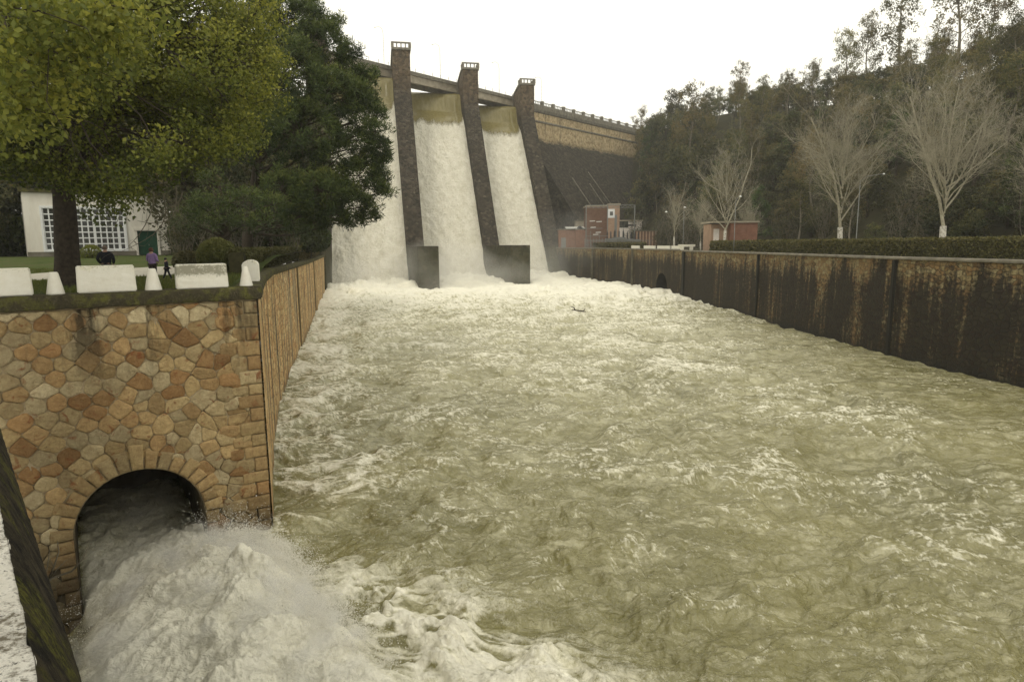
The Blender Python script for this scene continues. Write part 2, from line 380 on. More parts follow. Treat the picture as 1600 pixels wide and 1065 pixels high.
def m_ground():
    m = NM('grass and dirt', .95, .1); v = m.src('world'); n = m.noise(v, .5, 8, .7); n2 = m.noise(v, 7, 6, .7)
    c = m.ramp(n, [(.3, (.050, .072, .018)), (.5, (.075, .10, .024)), (.62, (.10, .09, .045)), (.8, (.13, .105, .07))])
    g = m.n('SeparateXYZ'); m.L(v, g.inputs[0]); wd = m.rng(m.math('ADD', g.outputs[1], m.math('MULTIPLY', n, 14)), 70, 78); c = m.mix(wd, c, m.ramp(n, [(.3, (.012, .013, .007)), (.7, (.04, .033, .018))]))
    c = m.mix(m.rng(n2, .4, .7, 0, .6), c, m.mix(1.0, c, (.4, .4, .4), 'MULTIPLY')); m.col(c); m.bump(n2, .08); return m.m
M['ground'] = m_ground()
def m_forestfloor():
    m = NM('forest floor', .95, .1); v = m.src('world'); n = m.noise(v, .25, 8, .7)
    m.col(m.ramp(n, [(.3, (.02, .022, .010)), (.6, (.045, .04, .02)), (.8, (.075, .06, .035))])); m.bump(n, .5); return m.m
M['floor'] = m_forestfloor()
M['path'] = simple('pale gravel path', (.40, .375, .31), .95, .25, 5, .01)
HAZE = .00024
# ------------------------------------------------------------------ water
CN = np.array([-10.3, 25.8]); LD = np.array([-.829, -.559]); ND = np.array([.559, -.829])   # corner, wall direction, outward normal
ARC_S, ARC_Z, ARC_R = 4.68, 1.52, 2.2
def wall_pt(s, z, o=0.): return (CN[0]+LD[0]*s+ND[0]*o, CN[1]+LD[1]*s+ND[1]*o, z)
FOOT = [(-47.8, 166.0), (-25.8, 191.9), (-3.8, 217.5), (18.3, 242)]
def water_fields(X, Y, cell):
    r = np.hypot(X, Y)
    wx = X+1.6*gn(X*.11, Y*.11, 91)+.5*gn(X*.45, Y*.45, 92); wy = Y+1.6*gn(X*.11, Y*.11, 93)+.5*gn(X*.45, Y*.45, 94)
    far = sstep(70, 165, Y); foam_turb = sstep(0, 1, far)
    Z = np.zeros_like(X); crest = np.zeros_like(X)
    for lam, amp, rid, sd_ in ((17, .30, 0, 1), (8, .32, 0, 2), (4.2, .46, 1, 3), (2.3, .34, 1, 4), (1.25, .20, 1, 5), (.66, .105, 1, 6), (.34, .048, 1, 7), (.18, .022, 0, 8)):
        fade = np.clip((lam/(cell*2.2)-1), 0, 1)
        if not fade.any(): continue
        ca, sa = math.cos(.5+.9*math.sin(sd_*2.1)), math.sin(.5+.9*math.sin(sd_*2.1)); st_ = 1.0 if lam > 5 else .55
        n = gn((wx*ca+wy*sa)/lam*st_, (-wx*sa+wy*ca)/lam*1.1, sd_)
        if rid: n = .55-1.35*np.sqrt(n*n+.012)+.40*n
        a = amp*(1+(1.3*far if lam > 2 else .4*far))
        Z += n*a*fade
        if lam > 1 and lam < 9: crest += n*amp*fade
    # calmer, smoother shoulder along the right wall
    calm = sstep(20, 34, X-.0*Y)*(1-sstep(90, 140, Y))
    Z *= 1-.45*calm
    # ---- jet from the arch: local frame a along the jet, b across
    ax, ay = wall_pt(ARC_S, 0)[:2]
    a = (X-ax)*ND[0]+(Y-ay)*ND[1]; b = (X-ax)*LD[0]+(Y-ay)*LD[1]
    b0 = b; b = b+.9*sstep(0, 4, a); wid = 2.0+.14*np.clip(a, 0, 40)
    lump = fbm(wx*.55, wy*.55, 31, 4)
    env = np.exp(-(np.clip(b/wid, -5, 5))**4)*sstep(-12, -6, a)*(1-sstep(14, 21, a))
    Hj = env*(.0+.75*sstep(.2, 5.5, a)+.24*lump+.10*np.abs(fbm(X*2.1, Y*2.1, 37, 4)))
    # heap of boiling water thrown against the corner of the wall
    bx = (a-3.4)/3.4; by = (b+1.7)/1.6
    lump = np.tanh(lump*1.2)/1.2
    heap = np.exp(-(bx*bx+by*by))*(.45+.30*lump+.08*np.abs(fbm(X*2.4, Y*2.4, 38, 4)))
    bx2 = (a-8.5)/4; by2 = (b+1.4)/1.7
    heap += np.exp(-(bx2*bx2+by2*by2))*(.6+.35*lump)
    # hollow on the left side of the jet by the wall
    hol = np.exp(-((a-.6)/2.2)**2-((b-3.2)/1.3)**2)*1.9
    Z = Z+Hj+heap-hol
    # side rollers that spread to the right of the jet
    rr = (b+wid*1.0)
    # ---- foam
    f1 = fbm(wx*.16, wy*.22, 51, 4)
    rid1 = 1-np.abs(fbm(wx*.30, wy*.42, 52, 4)); rid2 = 1-np.abs(fbm(wx*.9, wy*1.25, 53, 4)); rid3 = 1-np.abs(fbm(wx*2.4, wy*3.2, 54, 3))
    patch = .5+.5*f1
    thr = .66-.22*sstep(30, 110, Y)-.42*sstep(95, 175, Y)-.5*sstep(150, 190, Y)+.22*calm+.08*(1-sstep(18, 40, Y))
    thr = thr-.20*sstep(6, 2, np.abs(X-(-10.4-.262*(Y-25.8))))*sstep(26, 34, Y)-.18*np.exp(-((X+9)/3.2)**2-((Y-30)/6)**2)
    dens = .22*rid1**2+.36*rid2**3+.34*rid3**3+.24*(patch-.5)+.50*crest
    foam = .92*sstep(thr-.12, thr+.62, dens)
    foam = np.maximum(foam, sstep(.15, .55, env+.8*np.exp(-(bx*bx+by*by))+.35*np.exp(-(bx2*bx2+by2*by2)))*(.85+.15*lump))
    foam = np.where((a < 0) & (np.abs(b0) < 3), foam*(.35+.65*sstep(-3.5, 0, a)), foam)
    # foam tongues trailing off the jet to the right
    tong = np.exp(-((a-12)/7)**2)*np.exp(-((b0+4.9+.16*a)/(1.2+.10*np.clip(a, 0, 30)))**2)
    foam = np.maximum(foam, tong*sstep(-.15, .5, rid2*.9-.45+.5*lump+.35*crest*2))
    Z += tong*(.45*lump+.5*np.maximum(lump, 0)*rid2)
    # boil at the foot of the chutes
    boil = np.zeros_like(X)
    for (fx, fy) in FOOT[1:]:
        cx, cy_ = fx-13, fy-8
        boil = np.maximum(boil, np.exp(-((X-cx)/15)**2-((Y-cy_)/20)**2))
    Z += boil*(1.6+1.6*fbm(X*.13, Y*.13, 71, 4)+.8*np.abs(fbm(X*.5, Y*.5, 72, 3)))
    foam = np.maximum(foam, sstep(.05, .6, boil)*(.86+.14*f1))
    nearf = np.clip(.09/np.maximum(cell, .01)-.8, 0, 1)
    brk = fbm(wx*3.1, wy*3.1, 61, 4); Z += np.clip(foam, 0, 1)*nearf*(.055*brk+.05*np.abs(fbm(wx*7, wy*7, 62, 3)))
    foam = np.where(env < .3, foam*(1-.45*nearf*sstep(.05, -.55, brk)), foam)
    return Z, np.clip(foam, 0, 1)
def m_water():
    m = NM('muddy river water', .12, 1.0); v = m.src('world'); f0 = m.attr('foam', 'Fac')
    wn = m.n('TexNoise'); wn.inputs['Scale'].default_value = .9; wn.inputs['Detail'].default_value = 3; m.L(v, wn.inputs['Vector'])
    sc_ = m.n('VectorMath', operation='SCALE'); m.L(wn.outputs['Color'], sc_.inputs[0]); sc_.inputs['Scale'].default_value = 1.3
    ad = m.n('VectorMath', operation='ADD'); m.L(v, ad.inputs[0]); m.L(sc_.outputs[0], ad.inputs[1]); vw = ad.outputs[0]
    r1 = m.math('ABSOLUTE', m.math('SUBTRACT', m.noise(vw, 1.5, 6, .62), .5)); r1 = m.rng(r1, .0, .10, 1, 0)      # thin foam filaments
    r2 = m.math('ABSOLUTE', m.math('SUBTRACT', m.noise(vw, 4.5, 5, .6), .5)); r2 = m.rng(r2, .0, .09, 1, 0)
    fine = m.noise(v, 16, 6, .75)
    fil = m.math('MAXIMUM', r1, m.math('MULTIPLY', r2, .75))
    f = m.math('ADD', m.math('MULTIPLY', f0, .95), m.math('MULTIPLY', m.math('MULTIPLY', fil, m.math('ADD', f0, .22)), .62))
    f = m.math('ADD', f, m.math('MULTIPLY', m.math('SUBTRACT', fine, .5), .95))
    f = m.rng(f, .12, 1.0)
    sp = m.rng(m.noise(vw, 26, 3, .7), .67, .72); f = m.math('MAXIMUM', f, m.math('MULTIPLY', sp, m.rng(f0, .02, .4, .05, .8)))
    big = m.noise(v, .12, 4)
    wc = m.mix(m.rng(big, .35, .65), (.150, .138, .040), (.22, .20, .068))
    fl = m.noise(m.mapv(vw, (.62, 1.1, 1), (0, 0, 0), (0, 0, .3)), .42, 8, .70, 1.3); fl2 = m.noise(m.mapv(vw, (.6, 1.15, 1), (8, 3, 0), (0, 0, -.25)), 1.7, 7, .72, 1.0)
    g = m.n('SeparateXYZ'); m.L(v, g.inputs[0]); yb = m.math('ADD', m.rng(g.outputs[1], 20, 85, -.045, .075), m.math('MULTIPLY', f0, .3))
    film = m.rng(m.math('ADD', m.math('ADD', m.math('MULTIPLY', fl, .5), m.math('MULTIPLY', fl2, .5)), yb), .46, .60)
    wc = m.mix(film, wc, (.42, .395, .235))      # aerated, milky water between clear olive windows
    m.col(m.mix(f, wc, (.87, .84, .70)))
    m.rough(m.rng(f, 0, .6, .07, .8)); m.p.inputs['IOR'].default_value = 1.45
    rp = m.mapv(vw, (.5, 1.25, 1), (0, 0, 0), (0, 0, .35)); rq = m.mapv(vw, (.55, 1.2, 1), (4, 2, 0), (0, 0, -.6))
    b = m.bump(m.noise(rp, 2.6, 6, .62, .6), .16, 1.0); b = m.bump(m.noise(rq, 6.5, 4, .6, .4), .06, 1.0, b)
    b = m.bump(m.math('MULTIPLY', m.noise(v, 9, 8, .75), m.rng(f0, .35, .9)), .05, 1.0, b); m.bump(m.math('ADD', m.math('MULTIPLY', f, .5), m.noise(vw, 16, 4, .6)), .016, .8, b)
    return m.m
M['water'] = m_water()
def build_water():
    nr, na = 1180, 980
    r = 7.5*np.exp(np.linspace(0, math.log(300/7.5), nr)); a = np.radians(np.linspace(-50, 50, na))
    Rr, Aa = np.meshgrid(r, a, indexing='ij'); X = (Rr*np.sin(Aa)).astype(np.float64); Y = (Rr*np.cos(Aa)).astype(np.float64)
    cell = Rr*(a[1]-a[0])
    Z, foam = water_fields(X, Y, np.maximum(cell, Rr*.0031))
    V = np.stack([X, Y, Z], -1).reshape(-1, 3)
    i = np.arange(nr-1)[:, None]*na+np.arange(na-1)[None, :]
    F = np.stack([i, i+1, i+na+1, i+na], -1).reshape(-1, 4)[:, ::-1]
    o = mesh_np('water', V, F, M['water'], smooth=True, attrs={'foam': foam.ravel()})
    tag(o, 'churning olive green river water streaked with cream foam', 'river', kind='structure')
build_water()

# ------------------------------------------------------------------ rubble masonry
def clip(poly, nx, ny, d):
    res = []; n = len(poly)
    for i in range(n):
        p = poly[i]; q = poly[(i+1) % n]; a = p[0]*nx+p[1]*ny-d; b = q[0]*nx+q[1]*ny-d
        if a <= 0: res.append(p)
        if (a < 0 < b) or (b < 0 < a):
            t = a/(a-b); res.append((p[0]+(q[0]-p[0])*t, p[1]+(q[1]-p[1])*t))
    return res
def voronoi_cells(x0, x1, y0, y1, cw, ch, rnd, jit=.42):
    nx = int((x1-x0)/cw)+1; ny = int((y1-y0)/ch)+1; S = {}
    for i in range(-1, nx+1):
        for j in range(-1, ny+1):
            xx = x0+(i+.5)*cw; J_ = jit*(.42 if xx > 4.2 else .9); jy = J_*.8
            S[i, j] = (xx+(rnd.uniform(-J_, J_)*1.15+(.5 if j % 2 else 0))*cw, y0+(j+.5+rnd.uniform(-jy, jy))*ch)
    cells = []
    for (i, j), (sx, sy) in S.items():
        p = [(x0, y0), (x1, y0), (x1, y1), (x0, y1)]
        p = [(sx-2*cw, sy-2*ch), (sx+2*cw, sy-2*ch), (sx+2*cw, sy+2*ch), (sx-2*cw, sy+2*ch)]
        for q, dd in (((x0), (-1, 0, -x0)), (0, (1, 0, x1)), (0, (0, -1, -y0)), (0, (0, 1, y1))):
            p = clip(p, *dd)
        for di in range(-2, 3):
            for dj in range(-2, 3):
                o = S.get((i+di, j+dj))
                if o is None or (di == 0 and dj == 0): continue
                mx, my = o[0]-sx, o[1]-sy; p = clip(p, mx, my, (mx*(o[0]+sx)+my*(o[1]+sy))/2)
                if len(p) < 3: break
        if len(p) >= 3: cells.append(p)
    return cells
def densify(p, step):
    res = []
    for i in range(len(p)):
        a = p[i]; b = p[(i+1) % len(p)]; n = max(1, int(math.hypot(b[0]-a[0], b[1]-a[1])/step))
        for k in range(n): res.append((a[0]+(b[0]-a[0])*k/n, a[1]+(b[1]-a[1])*k/n))
    return res
def rounded(p):       # one corner-cutting pass
    res = []
    for i in range(len(p)):
        a = p[i]; b = p[(i+1) % len(p)]
        res += [(a[0]*.8+b[0]*.2, a[1]*.8+b[1]*.2), (a[0]*.2+b[0]*.8, a[1]*.2+b[1]*.8)]
    return res
def stone(mb, poly, fn, gap, out_, rnd, rough=.012, tint=None, soft=True):
    """one raised stone; fn(s,z,o) maps wall coordinates to space"""
    cx = sum(p[0] for p in poly)/len(poly); cy_ = sum(p[1] for p in poly)/len(poly)
    if soft: poly = rounded(poly)
    if soft and rnd.random() < .6: poly = rounded(poly)
    poly = densify(poly, .12)
    n = len(poly); t = tint if tint is not None else (rnd.random(), rnd.random(), 0)
    rings = []
    tilt = (rnd.uniform(-.09, .09), rnd.uniform(-.09, .09)) if soft else (rnd.uniform(-.03, .03), rnd.uniform(-.03, .03))
    for inset, o in ((gap*.5, -.05), (gap*.6, out_*.45), (gap*1.3+.012, out_*.85), (gap*1.3+.06, out_), (None, out_*1.06)):
        ring = []
        for (x, y) in poly:
            dx, dy = x-cx, y-cy_; L_ = math.hypot(dx, dy)+1e-6
            if inset is None: k = .45
            else: k = max(.3, 1-(inset+rnd.uniform(-rough, rough)*(.6 if o < 0 else 1))/L_)
            oo = o+(rnd.uniform(-rough, rough)+tilt[0]*dx+tilt[1]*dy if o > 0 else 0)
            ring.append(fn(cx+dx*k, cy_+dy*k, oo))
        rings.append(ring)
    vs_ = [v for r in rings for v in r]+[fn(cx, cy_, out_*1.05)]; fs = []
    for i in range(len(rings)-1):
        for k in range(n):
            k2 = (k+1) % n; fs.append((i*n+k, i*n+k2, (i+1)*n+k2, (i+1)*n+k))
    b = (len(rings)-1)*n
    for k in range(n): fs.append((b+k, b+(k+1) % n, len(vs_)-1))
    mb.add(vs_, fs, t)
def arch_shell(fn, s0, s1, z0, z1, cs, cz, R, depth, name, mat, parent, under=-2.5):
    """wall face with an arched hole and a barrel tunnel behind it"""
    mb = MB(); N = 24
    def quad(a, b, c, d): mb.add([fn(*a), fn(*b), fn(*c), fn(*d)], [(0, 1, 2, 3)])
    quad((s0, z0, 0), (cs-R, z0, 0), (cs-R, z1, 0), (s0, z1, 0)); quad((cs+R, z0, 0), (s1, z0, 0), (s1, z1, 0), (cs+R, z1, 0))
    prof = [(cs-R, z0)]+[(cs-R*math.cos(math.pi*k/N), cz+R*math.sin(math.pi*k/N)) for k in range(N+1)]+[(cs+R, z0)]
    for k in range(1, N+1):
        a, b = prof[k], prof[k+1]; quad((a[0], a[1], 0), (b[0], b[1], 0), (b[0], z1, 0), (a[0], z1, 0))
    for k in range(len(prof)-1):
        a, b = prof[k], prof[k+1]; quad((a[0], a[1], 0), (a[0], a[1], -depth), (b[0], b[1], -depth), (b[0], b[1], 0))
    for k in range(1, N+1):
        a, b = prof[k], prof[k+1]; quad((a[0], z0, -depth), (b[0], z0, -depth), (b[0], b[1], -depth), (a[0], a[1], -depth))
    return mb.build(name, mat, parent)
rnd = random.Random(11)
W0 = tag(empty('corner_wall', wall_pt(0, 0)), 'tan rubble sandstone wall with arched culvert mouth at lower left', 'wall')
def child_fix(o, root):      # parts are built in world coordinates
    o.parent = root; o.matrix_parent_inverse = Matrix.Translation(-root.location)
def fn_front(s, z, o=0.): return wall_pt(s, z, o)
SMAX = 15
sh = arch_shell(fn_front, 0.02, SMAX, -3, 9.9, ARC_S, ARC_Z, ARC_R-.03, 9, 'mortar_face', M['mortar'], None); child_fix(sh, W0)
mb = MB(); RING = .62
def push(x, y, rad):
    if y < ARC_Z: dx = x-ARC_S; return (ARC_S+math.copysign(max(abs(dx), rad), dx), y)
    d = math.hypot(x-ARC_S, y-ARC_Z)
    if d < rad: k = rad/max(d, 1e-3); return (ARC_S+(x-ARC_S)*k, ARC_Z+(y-ARC_Z)*k)
    return (x, y)
cells = voronoi_cells(.55, SMAX, -2.6, 9.86, .70, .47, rnd, .46)
RAD = ARC_R+RING*.72
for c in cells:
    cx = sum(p[0] for p in c)/len(c); cy_ = sum(p[1] for p in c)/len(c)
    ins = (math.hypot(cx-ARC_S, cy_-ARC_Z) < RAD-.1) if cy_ > ARC_Z else abs(cx-ARC_S) < RAD-.1
    if ins: continue
    c = [push(x, y, RAD) for x, y in densify(c, .25)]
    stone(mb, c, fn_front, .008+rnd.random()*.018, .03+rnd.random()*.05, rnd, .012, (rnd.random(), rnd.random(), 0))
rb = mb.build('rubble_stones', M['rubble'], None, True); child_fix(rb, W0)
mb = MB(); th = 0; NV = 17                                         # voussoirs
for k in range(NV):
    a0 = math.pi*k/NV+.008; a1 = math.pi*(k+1)/NV-.008; ext = RING*(.78+.55*rnd.random()) if k != 8 else .98
    p = []
    for a in np.linspace(a0, a1, 3): p.append((ARC_S-(ARC_R)*math.cos(a), ARC_Z+ARC_R*math.sin(a)))
    for a in np.linspace(a1, a0, 3): p.append((ARC_S-(ARC_R+ext)*math.cos(a), ARC_Z+(ARC_R+ext)*math.sin(a)))
    stone(mb, p, fn_front, .012, .11 if k != 8 else .16, rnd, .007, (.30+.4*rnd.random(), rnd.random(), 0), False)
for sg in (-1, 1):
    z = ARC_Z; k = 0
    while z > -2.4:
        hgt = rnd.uniform(.45, .6); wd = RING*(1.15 if k % 2 else .8)*rnd.uniform(.9, 1.1)
        x0 = ARC_S+sg*ARC_R; x1 = ARC_S+sg*(ARC_R+wd)
        p = [(min(x0, x1), z-hgt+.01), (max(x0, x1), z-hgt+.01), (max(x0, x1), z-.01), (min(x0, x1), z-.01)]
        stone(mb, p, fn_front, .012, .10, rnd, .007, (rnd.random()*.7, rnd.random(), 0), False); z -= hgt; k += 1
vo = mb.build('arch_stones', M['rubble'], None, True); child_fix(vo, W0)
mb = MB(); z = 9.86; k = 0
while z > -2.6:
    hgt = rnd.uniform(.44, .62); w1 = (.95 if k % 2 else .52)*rnd.uniform(.92, 1.1)
    p = [(0, z-hgt+.01), (w1, z-hgt+.01), (w1, z-.01), (0, z-.01)]
    stone(mb, p, fn_front, .012, .10, rnd, .006, (.12+.75*rnd.random(), rnd.random(), 0), False)
    if rnd.random() < .8:
        w2 = w1+rnd.uniform(.5, .8); p = [(w1, z-hgt+.01), (w2, z-hgt+.01), (w2, z-.01), (w1, z-.01)]
        stone(mb, p, fn_front, .014, .092, rnd, .008, (.1+.8*rnd.random(), rnd.random(), 0), True)
    z -= hgt; k += 1
qs = mb.build('corner_stones', M['rubble'], None, True); child_fix(qs, W0)
def rough_strip(path, w0, w1, z0, z1, seg=.25, amp=.02, seed=0):
    """a coping run: rectangular section along a plan polyline, w0..w1 to the right of the path, roughened"""
    pts = [Vector((p[0], p[1], 0)) for p in path]; zs = [p[2] if len(p) > 2 else 0 for p in path]; S = []
    for i in range(len(pts)-1):
        n = max(1, int((pts[i+1]-pts[i]).length/seg))
        for k in range(n): t = k/n; S.append((pts[i].lerp(pts[i+1], t), zs[i]*(1-t)+zs[i+1]*t))
    S.append((pts[-1], zs[-1])); V = []; R2 = random.Random(seed)
    prof = [(w0, z0), (w1-.02, z0), (w1, z0+.05), (w1, (z0+z1)/2), (w1-.01, z1-.06), (w1-.07, z1), ((w0+w1)/2, z1+.01), (w0+.05, z1), (w0, z1-.05)]
    for i, (p, dz) in enumerate(S):
        d = (S[min(i+1, len(S)-1)][0]-S[max(i-1, 0)][0]).normalized(); r = Vector((d.y, -d.x, 0))
        for (a, z) in prof: V.append(tuple(p+r*(a+R2.uniform(-amp, amp))+Vector((0, 0, z+dz+R2.uniform(-amp, amp)))))
    n = len(prof); F = [(i*n+k, i*n+(k+1) % n, (i+1)*n+(k+1) % n, (i+1)*n+k) for i in range(len(S)-1) for k in range(n)]
    m2 = MB(); m2.add(V, F); m2.add([V[k] for k in range(n)], [tuple(range(n))]); m2.add([V[-n+k] for k in range(n)], [tuple(reversed(range(n)))]); return m2
cp = rough_strip([wall_pt(SMAX, 0), wall_pt(-.16, 0)], -.8, .17, 9.9, 10.4, .18, .014, 3).build('coping', M['coping'], None, True); child_fix(cp, W0)

# ------------------------------------------------------------------ river walls (uv in metres)
def wall_strip(name, path, ztop, mat, batter=0., seg=1.0, zb=-3., under=None, relief=.04):
    """path in plan; face on the right of travel. returns object"""
    pts = [Vector((p[0], p[1], 0)) for p in path]; S = []; u = 0
    for i in range(len(pts)-1):
        L_ = (pts[i+1]-pts[i]).length; n = max(1, int(L_/seg))
        for k in range(n): t = k/n; S.append((pts[i].lerp(pts[i+1], t), ztop[i]*(1-t)+ztop[i+1]*t, u+L_*t))
        u += L_
    S.append((pts[-1], ztop[-1], u)); nz = 14; V = []; UV = []
    for i, (p, zt, uu) in enumerate(S):
        d = (S[min(i+1, len(S)-1)][0]-S[max(i-1, 0)][0]).normalized(); r = Vector((d.y, -d.x, 0))
        for k in range(nz):
            z = zb+(zt-zb)*k/(nz-1); q = p+r*((zt-z)*batter); V.append((q.x, q.y, z)); UV.append((uu, z))
    F = [(i*nz+k, (i+1)*nz+k, (i+1)*nz+k+1, i*nz+k+1) for i in range(len(S)-1) for k in range(nz-1)]
    o = mesh_np(name, V, F, mat, smooth=False); ul = o.data.uv_layers.new(name='UVMap')
    UVa = np.asarray(UV, dtype=np.float32)[np.asarray(F).ravel()]; ul.data.foreach_set('uv', UVa.ravel())
    return o
LP = [(-10.19, 25.69), (-12.1, 30.8), (-14.4, 37.3), (-17.4, 46.6), (-19.8, 55), (-30.2, 95.4), (-52.3, 182.5), (-54.5, 191)]
LZ = [10.0, 10.0, 10.0, 9.95, 9.8, 9.4, 9.1, 9.1]
WL = tag(empty('river_wall', (LP[0][0], LP[0][1], 0)), 'long ochre stone river wall with mossy coping on the left bank', 'wall')
o = wall_strip('wall_face', LP, LZ, M['lwall'], .0, 1.0); child_fix(o, WL)
cpath = [(x, y, z-10.0+10.0) for (x, y), z in zip(LP, LZ)]
o = rough_strip([(x, y, z) for (x, y), z in zip(LP, LZ)], -.85, .18, -.03, .42, .5, .02, 4).build('coping', M['coping'], None, True); child_fix(o, WL)
mb = MB()
for (t, w_) in ((74, .10), (112, .12)):       # pale joint strips
    x = np.interp(t, [p[1] for p in LP], [p[0] for p in LP]); zt = float(np.interp(t, [p[1] for p in LP], LZ))
    mb.box((x+.06, t, (zt-3)/2), (.16, w_*2.4, zt+2.9))
o = mb.build('joint_strips', M['lwall']); child_fix(o, WL)

RP = [(14.6, 246.5), (27.1, 208.5), (34.1, 177), (38.8, 145.5), (38.2, 133)]
RZ = [10.2]*5
# far stretch with the round topped outlet
WR1 = tag(empty('river_wall', (27, 208, 0)), 'grey stone river wall with dark arched outlet below the brick substation', 'wall')
a_, b_ = Vector((34.1, 177, 0)), Vector((38.8, 145.5, 0)); Lr = (b_-a_).length; dr = (b_-a_).normalized(); nr_ = Vector((dr.y, -dr.x, 0))
def fn_r(s, z, o=0.): q = a_+dr*s+nr_*o; return (q.x, q.y, z)
o = wall_strip('wall_face', RP[:3], RZ[:3], M['rwall']); child_fix(o, WR1)
o = arch_shell(fn_r, 0, Lr, -3, 10.2, 19.2, 1.0, 3.6, 16, 'outlet_face', M['rwall'], None); child_fix(o, WR1)
ul = o.data.uv_layers.new(name='UVMap'); me = o.data
me.materials.append(M['black'])  # inside of the outlet tunnel coloured black in place of its shade
for f_ in me.polygons:
    if any((Vector(me.vertices[k].co)-a_).dot(nr_) < -.5 for k in f_.vertices): f_.material_index = 1
for lp in me.loops:
    co = me.vertices[lp.vertex_index].co; s_ = (Vector(co)-a_).dot(dr); ul.data[lp.index].uv = (s_+33, co.z)
mb = MB()
for (x, y) in ((26.4, 209.5), (33.6, 178.6)): mb.box((x-.1, y, 3.5), (.5, .5, 13.3), .2)
o = mb.build('joint_strips', M['dimconc']); child_fix(o, WR1)
o = rough_strip([(p[0], p[1], 10.2) for p in RP[:4]], -1.0, .2, -.03, .28, 1.0, .02, 5).build('coping', M['dconcrete'], None, True); child_fix(o, WR1)
WR = tag(empty('river_wall', (38, 133, 0)), 'long black stained stone river wall along the right bank under the hedge', 'wall')
RP2 = [(38.8, 145.5), (36.6, 138), (37.3, 131), (38.9, 100), (39.6, 68), (41.5, 50.6), (43.2, 38), (45.5, 24), (48, 8)]
o = wall_strip('wall_face', RP2, [10.1]*9, M['rwall'], .01); child_fix(o, WR)
o = rough_strip([(x, y, 10.1) for x, y in RP2], -.9, .25, -.03, .26, .5, .015, 6).build('coping', M['dconcrete'], None, True); child_fix(o, WR)
mb = MB()
for yy in (137, 101, 66.5, 44):
    x = float(np.interp(yy, [p[1] for p in RP2[::-1]], [p[0] for p in RP2[::-1]])); mb.box((x-.05, yy, 3.4), (.55, .45 if yy < 120 else 1.6, 13.2))
o = mb.build('joint_strips', M['rwall']); child_fix(o, WR)

# ------------------------------------------------------------------ dam
CR = [Vector((-55.8, 204.4, 0)), Vector((-33.9, 230, 0)), Vector((-12, 255.6, 0)), Vector((10.2, 280, 0))]
DA = Vector((.978, .209, 0)); DD = Vector((.209, -.978, 0)); DM = .728; ZB = 64.9; ZT = 77.3
DAM = tag(empty('dam', (10, 280, 0)), 'tall stone gravity dam with four dark sloping piers and a bridge deck across its spillways', 'dam')
def put(o): child_fix(o, DAM); return o
for i, c in enumerate(CR):
    mb = MB(); wt, wb = 5.8, 5.0
    prof = [(-24, 74.6), (-19, 74.9), (-13, 75.8), (-7, 76.9), (-4.2, ZT), (0, ZT), (0, ZB)]
    prof += [((ZB-z)*DM+.6*math.sin(math.pi*(ZB-z)/(ZB+3))*-1, z) for z in np.linspace(ZB-4, 10, 14)] + [((ZB+2)*DM, -2), (-24, -2)]
    n = len(prof); V = []
    for side in (0, 1):
        for s, z in prof:
            wd = wt+(wb-wt)*max(0, min(1, (ZB-z)/ZB)); q = c+DD*s-DA*(wd if side else 0); V.append((q.x, q.y, z))
    F = [(k, (k+1) % n, n+(k+1) % n, n+k) for k in range(n)]+[tuple(reversed(range(n))), tuple(range(n, 2*n))]
    mb.add(V, F); p = put(mb.build('pier', M['pier']))
    # coping that runs up to the balustraded look-out
    mb = MB()
    ev = [(-24, 74.6), (-19, 74.9), (-13, 75.8), (-7, 76.9), (-4.2, ZT), (.5, ZT)]
    for (s0, z0), (s1, z1) in zip(ev[:-1], ev[1:]):
        P0 = c+DD*s0; P1 = c+DD*s1
        a0 = P0+DA*.35; b0 = P0-DA*(wt+.35); a1 = P1+DA*.35; b1 = P1-DA*(wt+.35)
        mb.hexa([(b0.x, b0.y, z0), (a0.x, a0.y, z0), (a1.x, a1.y, z1), (b1.x, b1.y, z1), (b0.x, b0.y, z0+.7), (a0.x, a0.y, z0+.7), (a1.x, a1.y, z1+.7), (b1.x, b1.y, z1+.7)])
    cpn = put(mb.build('pier_coping', M['dconcrete'])); mb = MB(); zt = ZT+.7
    for t in np.linspace(0, 1, 5):
        q = c+DD*.1-DA*(wt*t); big = t in (0, 1); mb.box((q.x, q.y, zt+.7), (.9 if big else .36, .9 if big else .36, 1.4), math.atan2(DA.y, DA.x))
    for e in (0, 1):
        q0 = c+DD*.1-DA*(wt*e); q1 = c-DD*4-DA*(wt*e)
        for t in (.4, .7, 1): q = q0.lerp(q1, t); mb.box((q.x, q.y, zt+.7), (.36, .36, 1.4), math.atan2(DA.y, DA.x))
        mb.bar((q0.x, q0.y, zt+1.55), (q1.x, q1.y, zt+1.55), .5, .35)
    q0 = c+DD*.1+DA*.4; q1 = c+DD*.1-DA*(wt+.4); mb.bar((q0.x, q0.y, zt+1.6), (q1.x, q1.y, zt+1.6), .6, .4)
    put(mb.build('balustrade', M['dconcrete']))
for i, (s1, a0, a1) in enumerate(((58.5, -5.2, 2.3), (69.0, -5.4, 3.2))):      # low training walls at the foot of the two middle piers
    c = CR[i+1]; mb = MB(); s0 = 37
    P_ = [c+DD*s0+DA*a0, c+DD*s0+DA*a1*.35, c+DD*s1+DA*a1, c+DD*s1+DA*(a0+3.2)]
    P_ = [c+DD*s0+DA*a0, c+DD*s0+DA*(.4), c+DD*s1+DA*a1, c+DD*s1+DA*(a1-5.6)]
    mb.hexa([(p.x, p.y, -3) for p in P_]+[(p.x, p.y, 11.6) for p in P_]); put(mb.build('training_wall', M['pier'], bevel=.15))
CE = Vector((.661, .750, 0)); CNn = Vector((.750, -.661, 0)); K0 = Vector((-45.1, 239.9, 0))   # crest line (face of the upper wall)
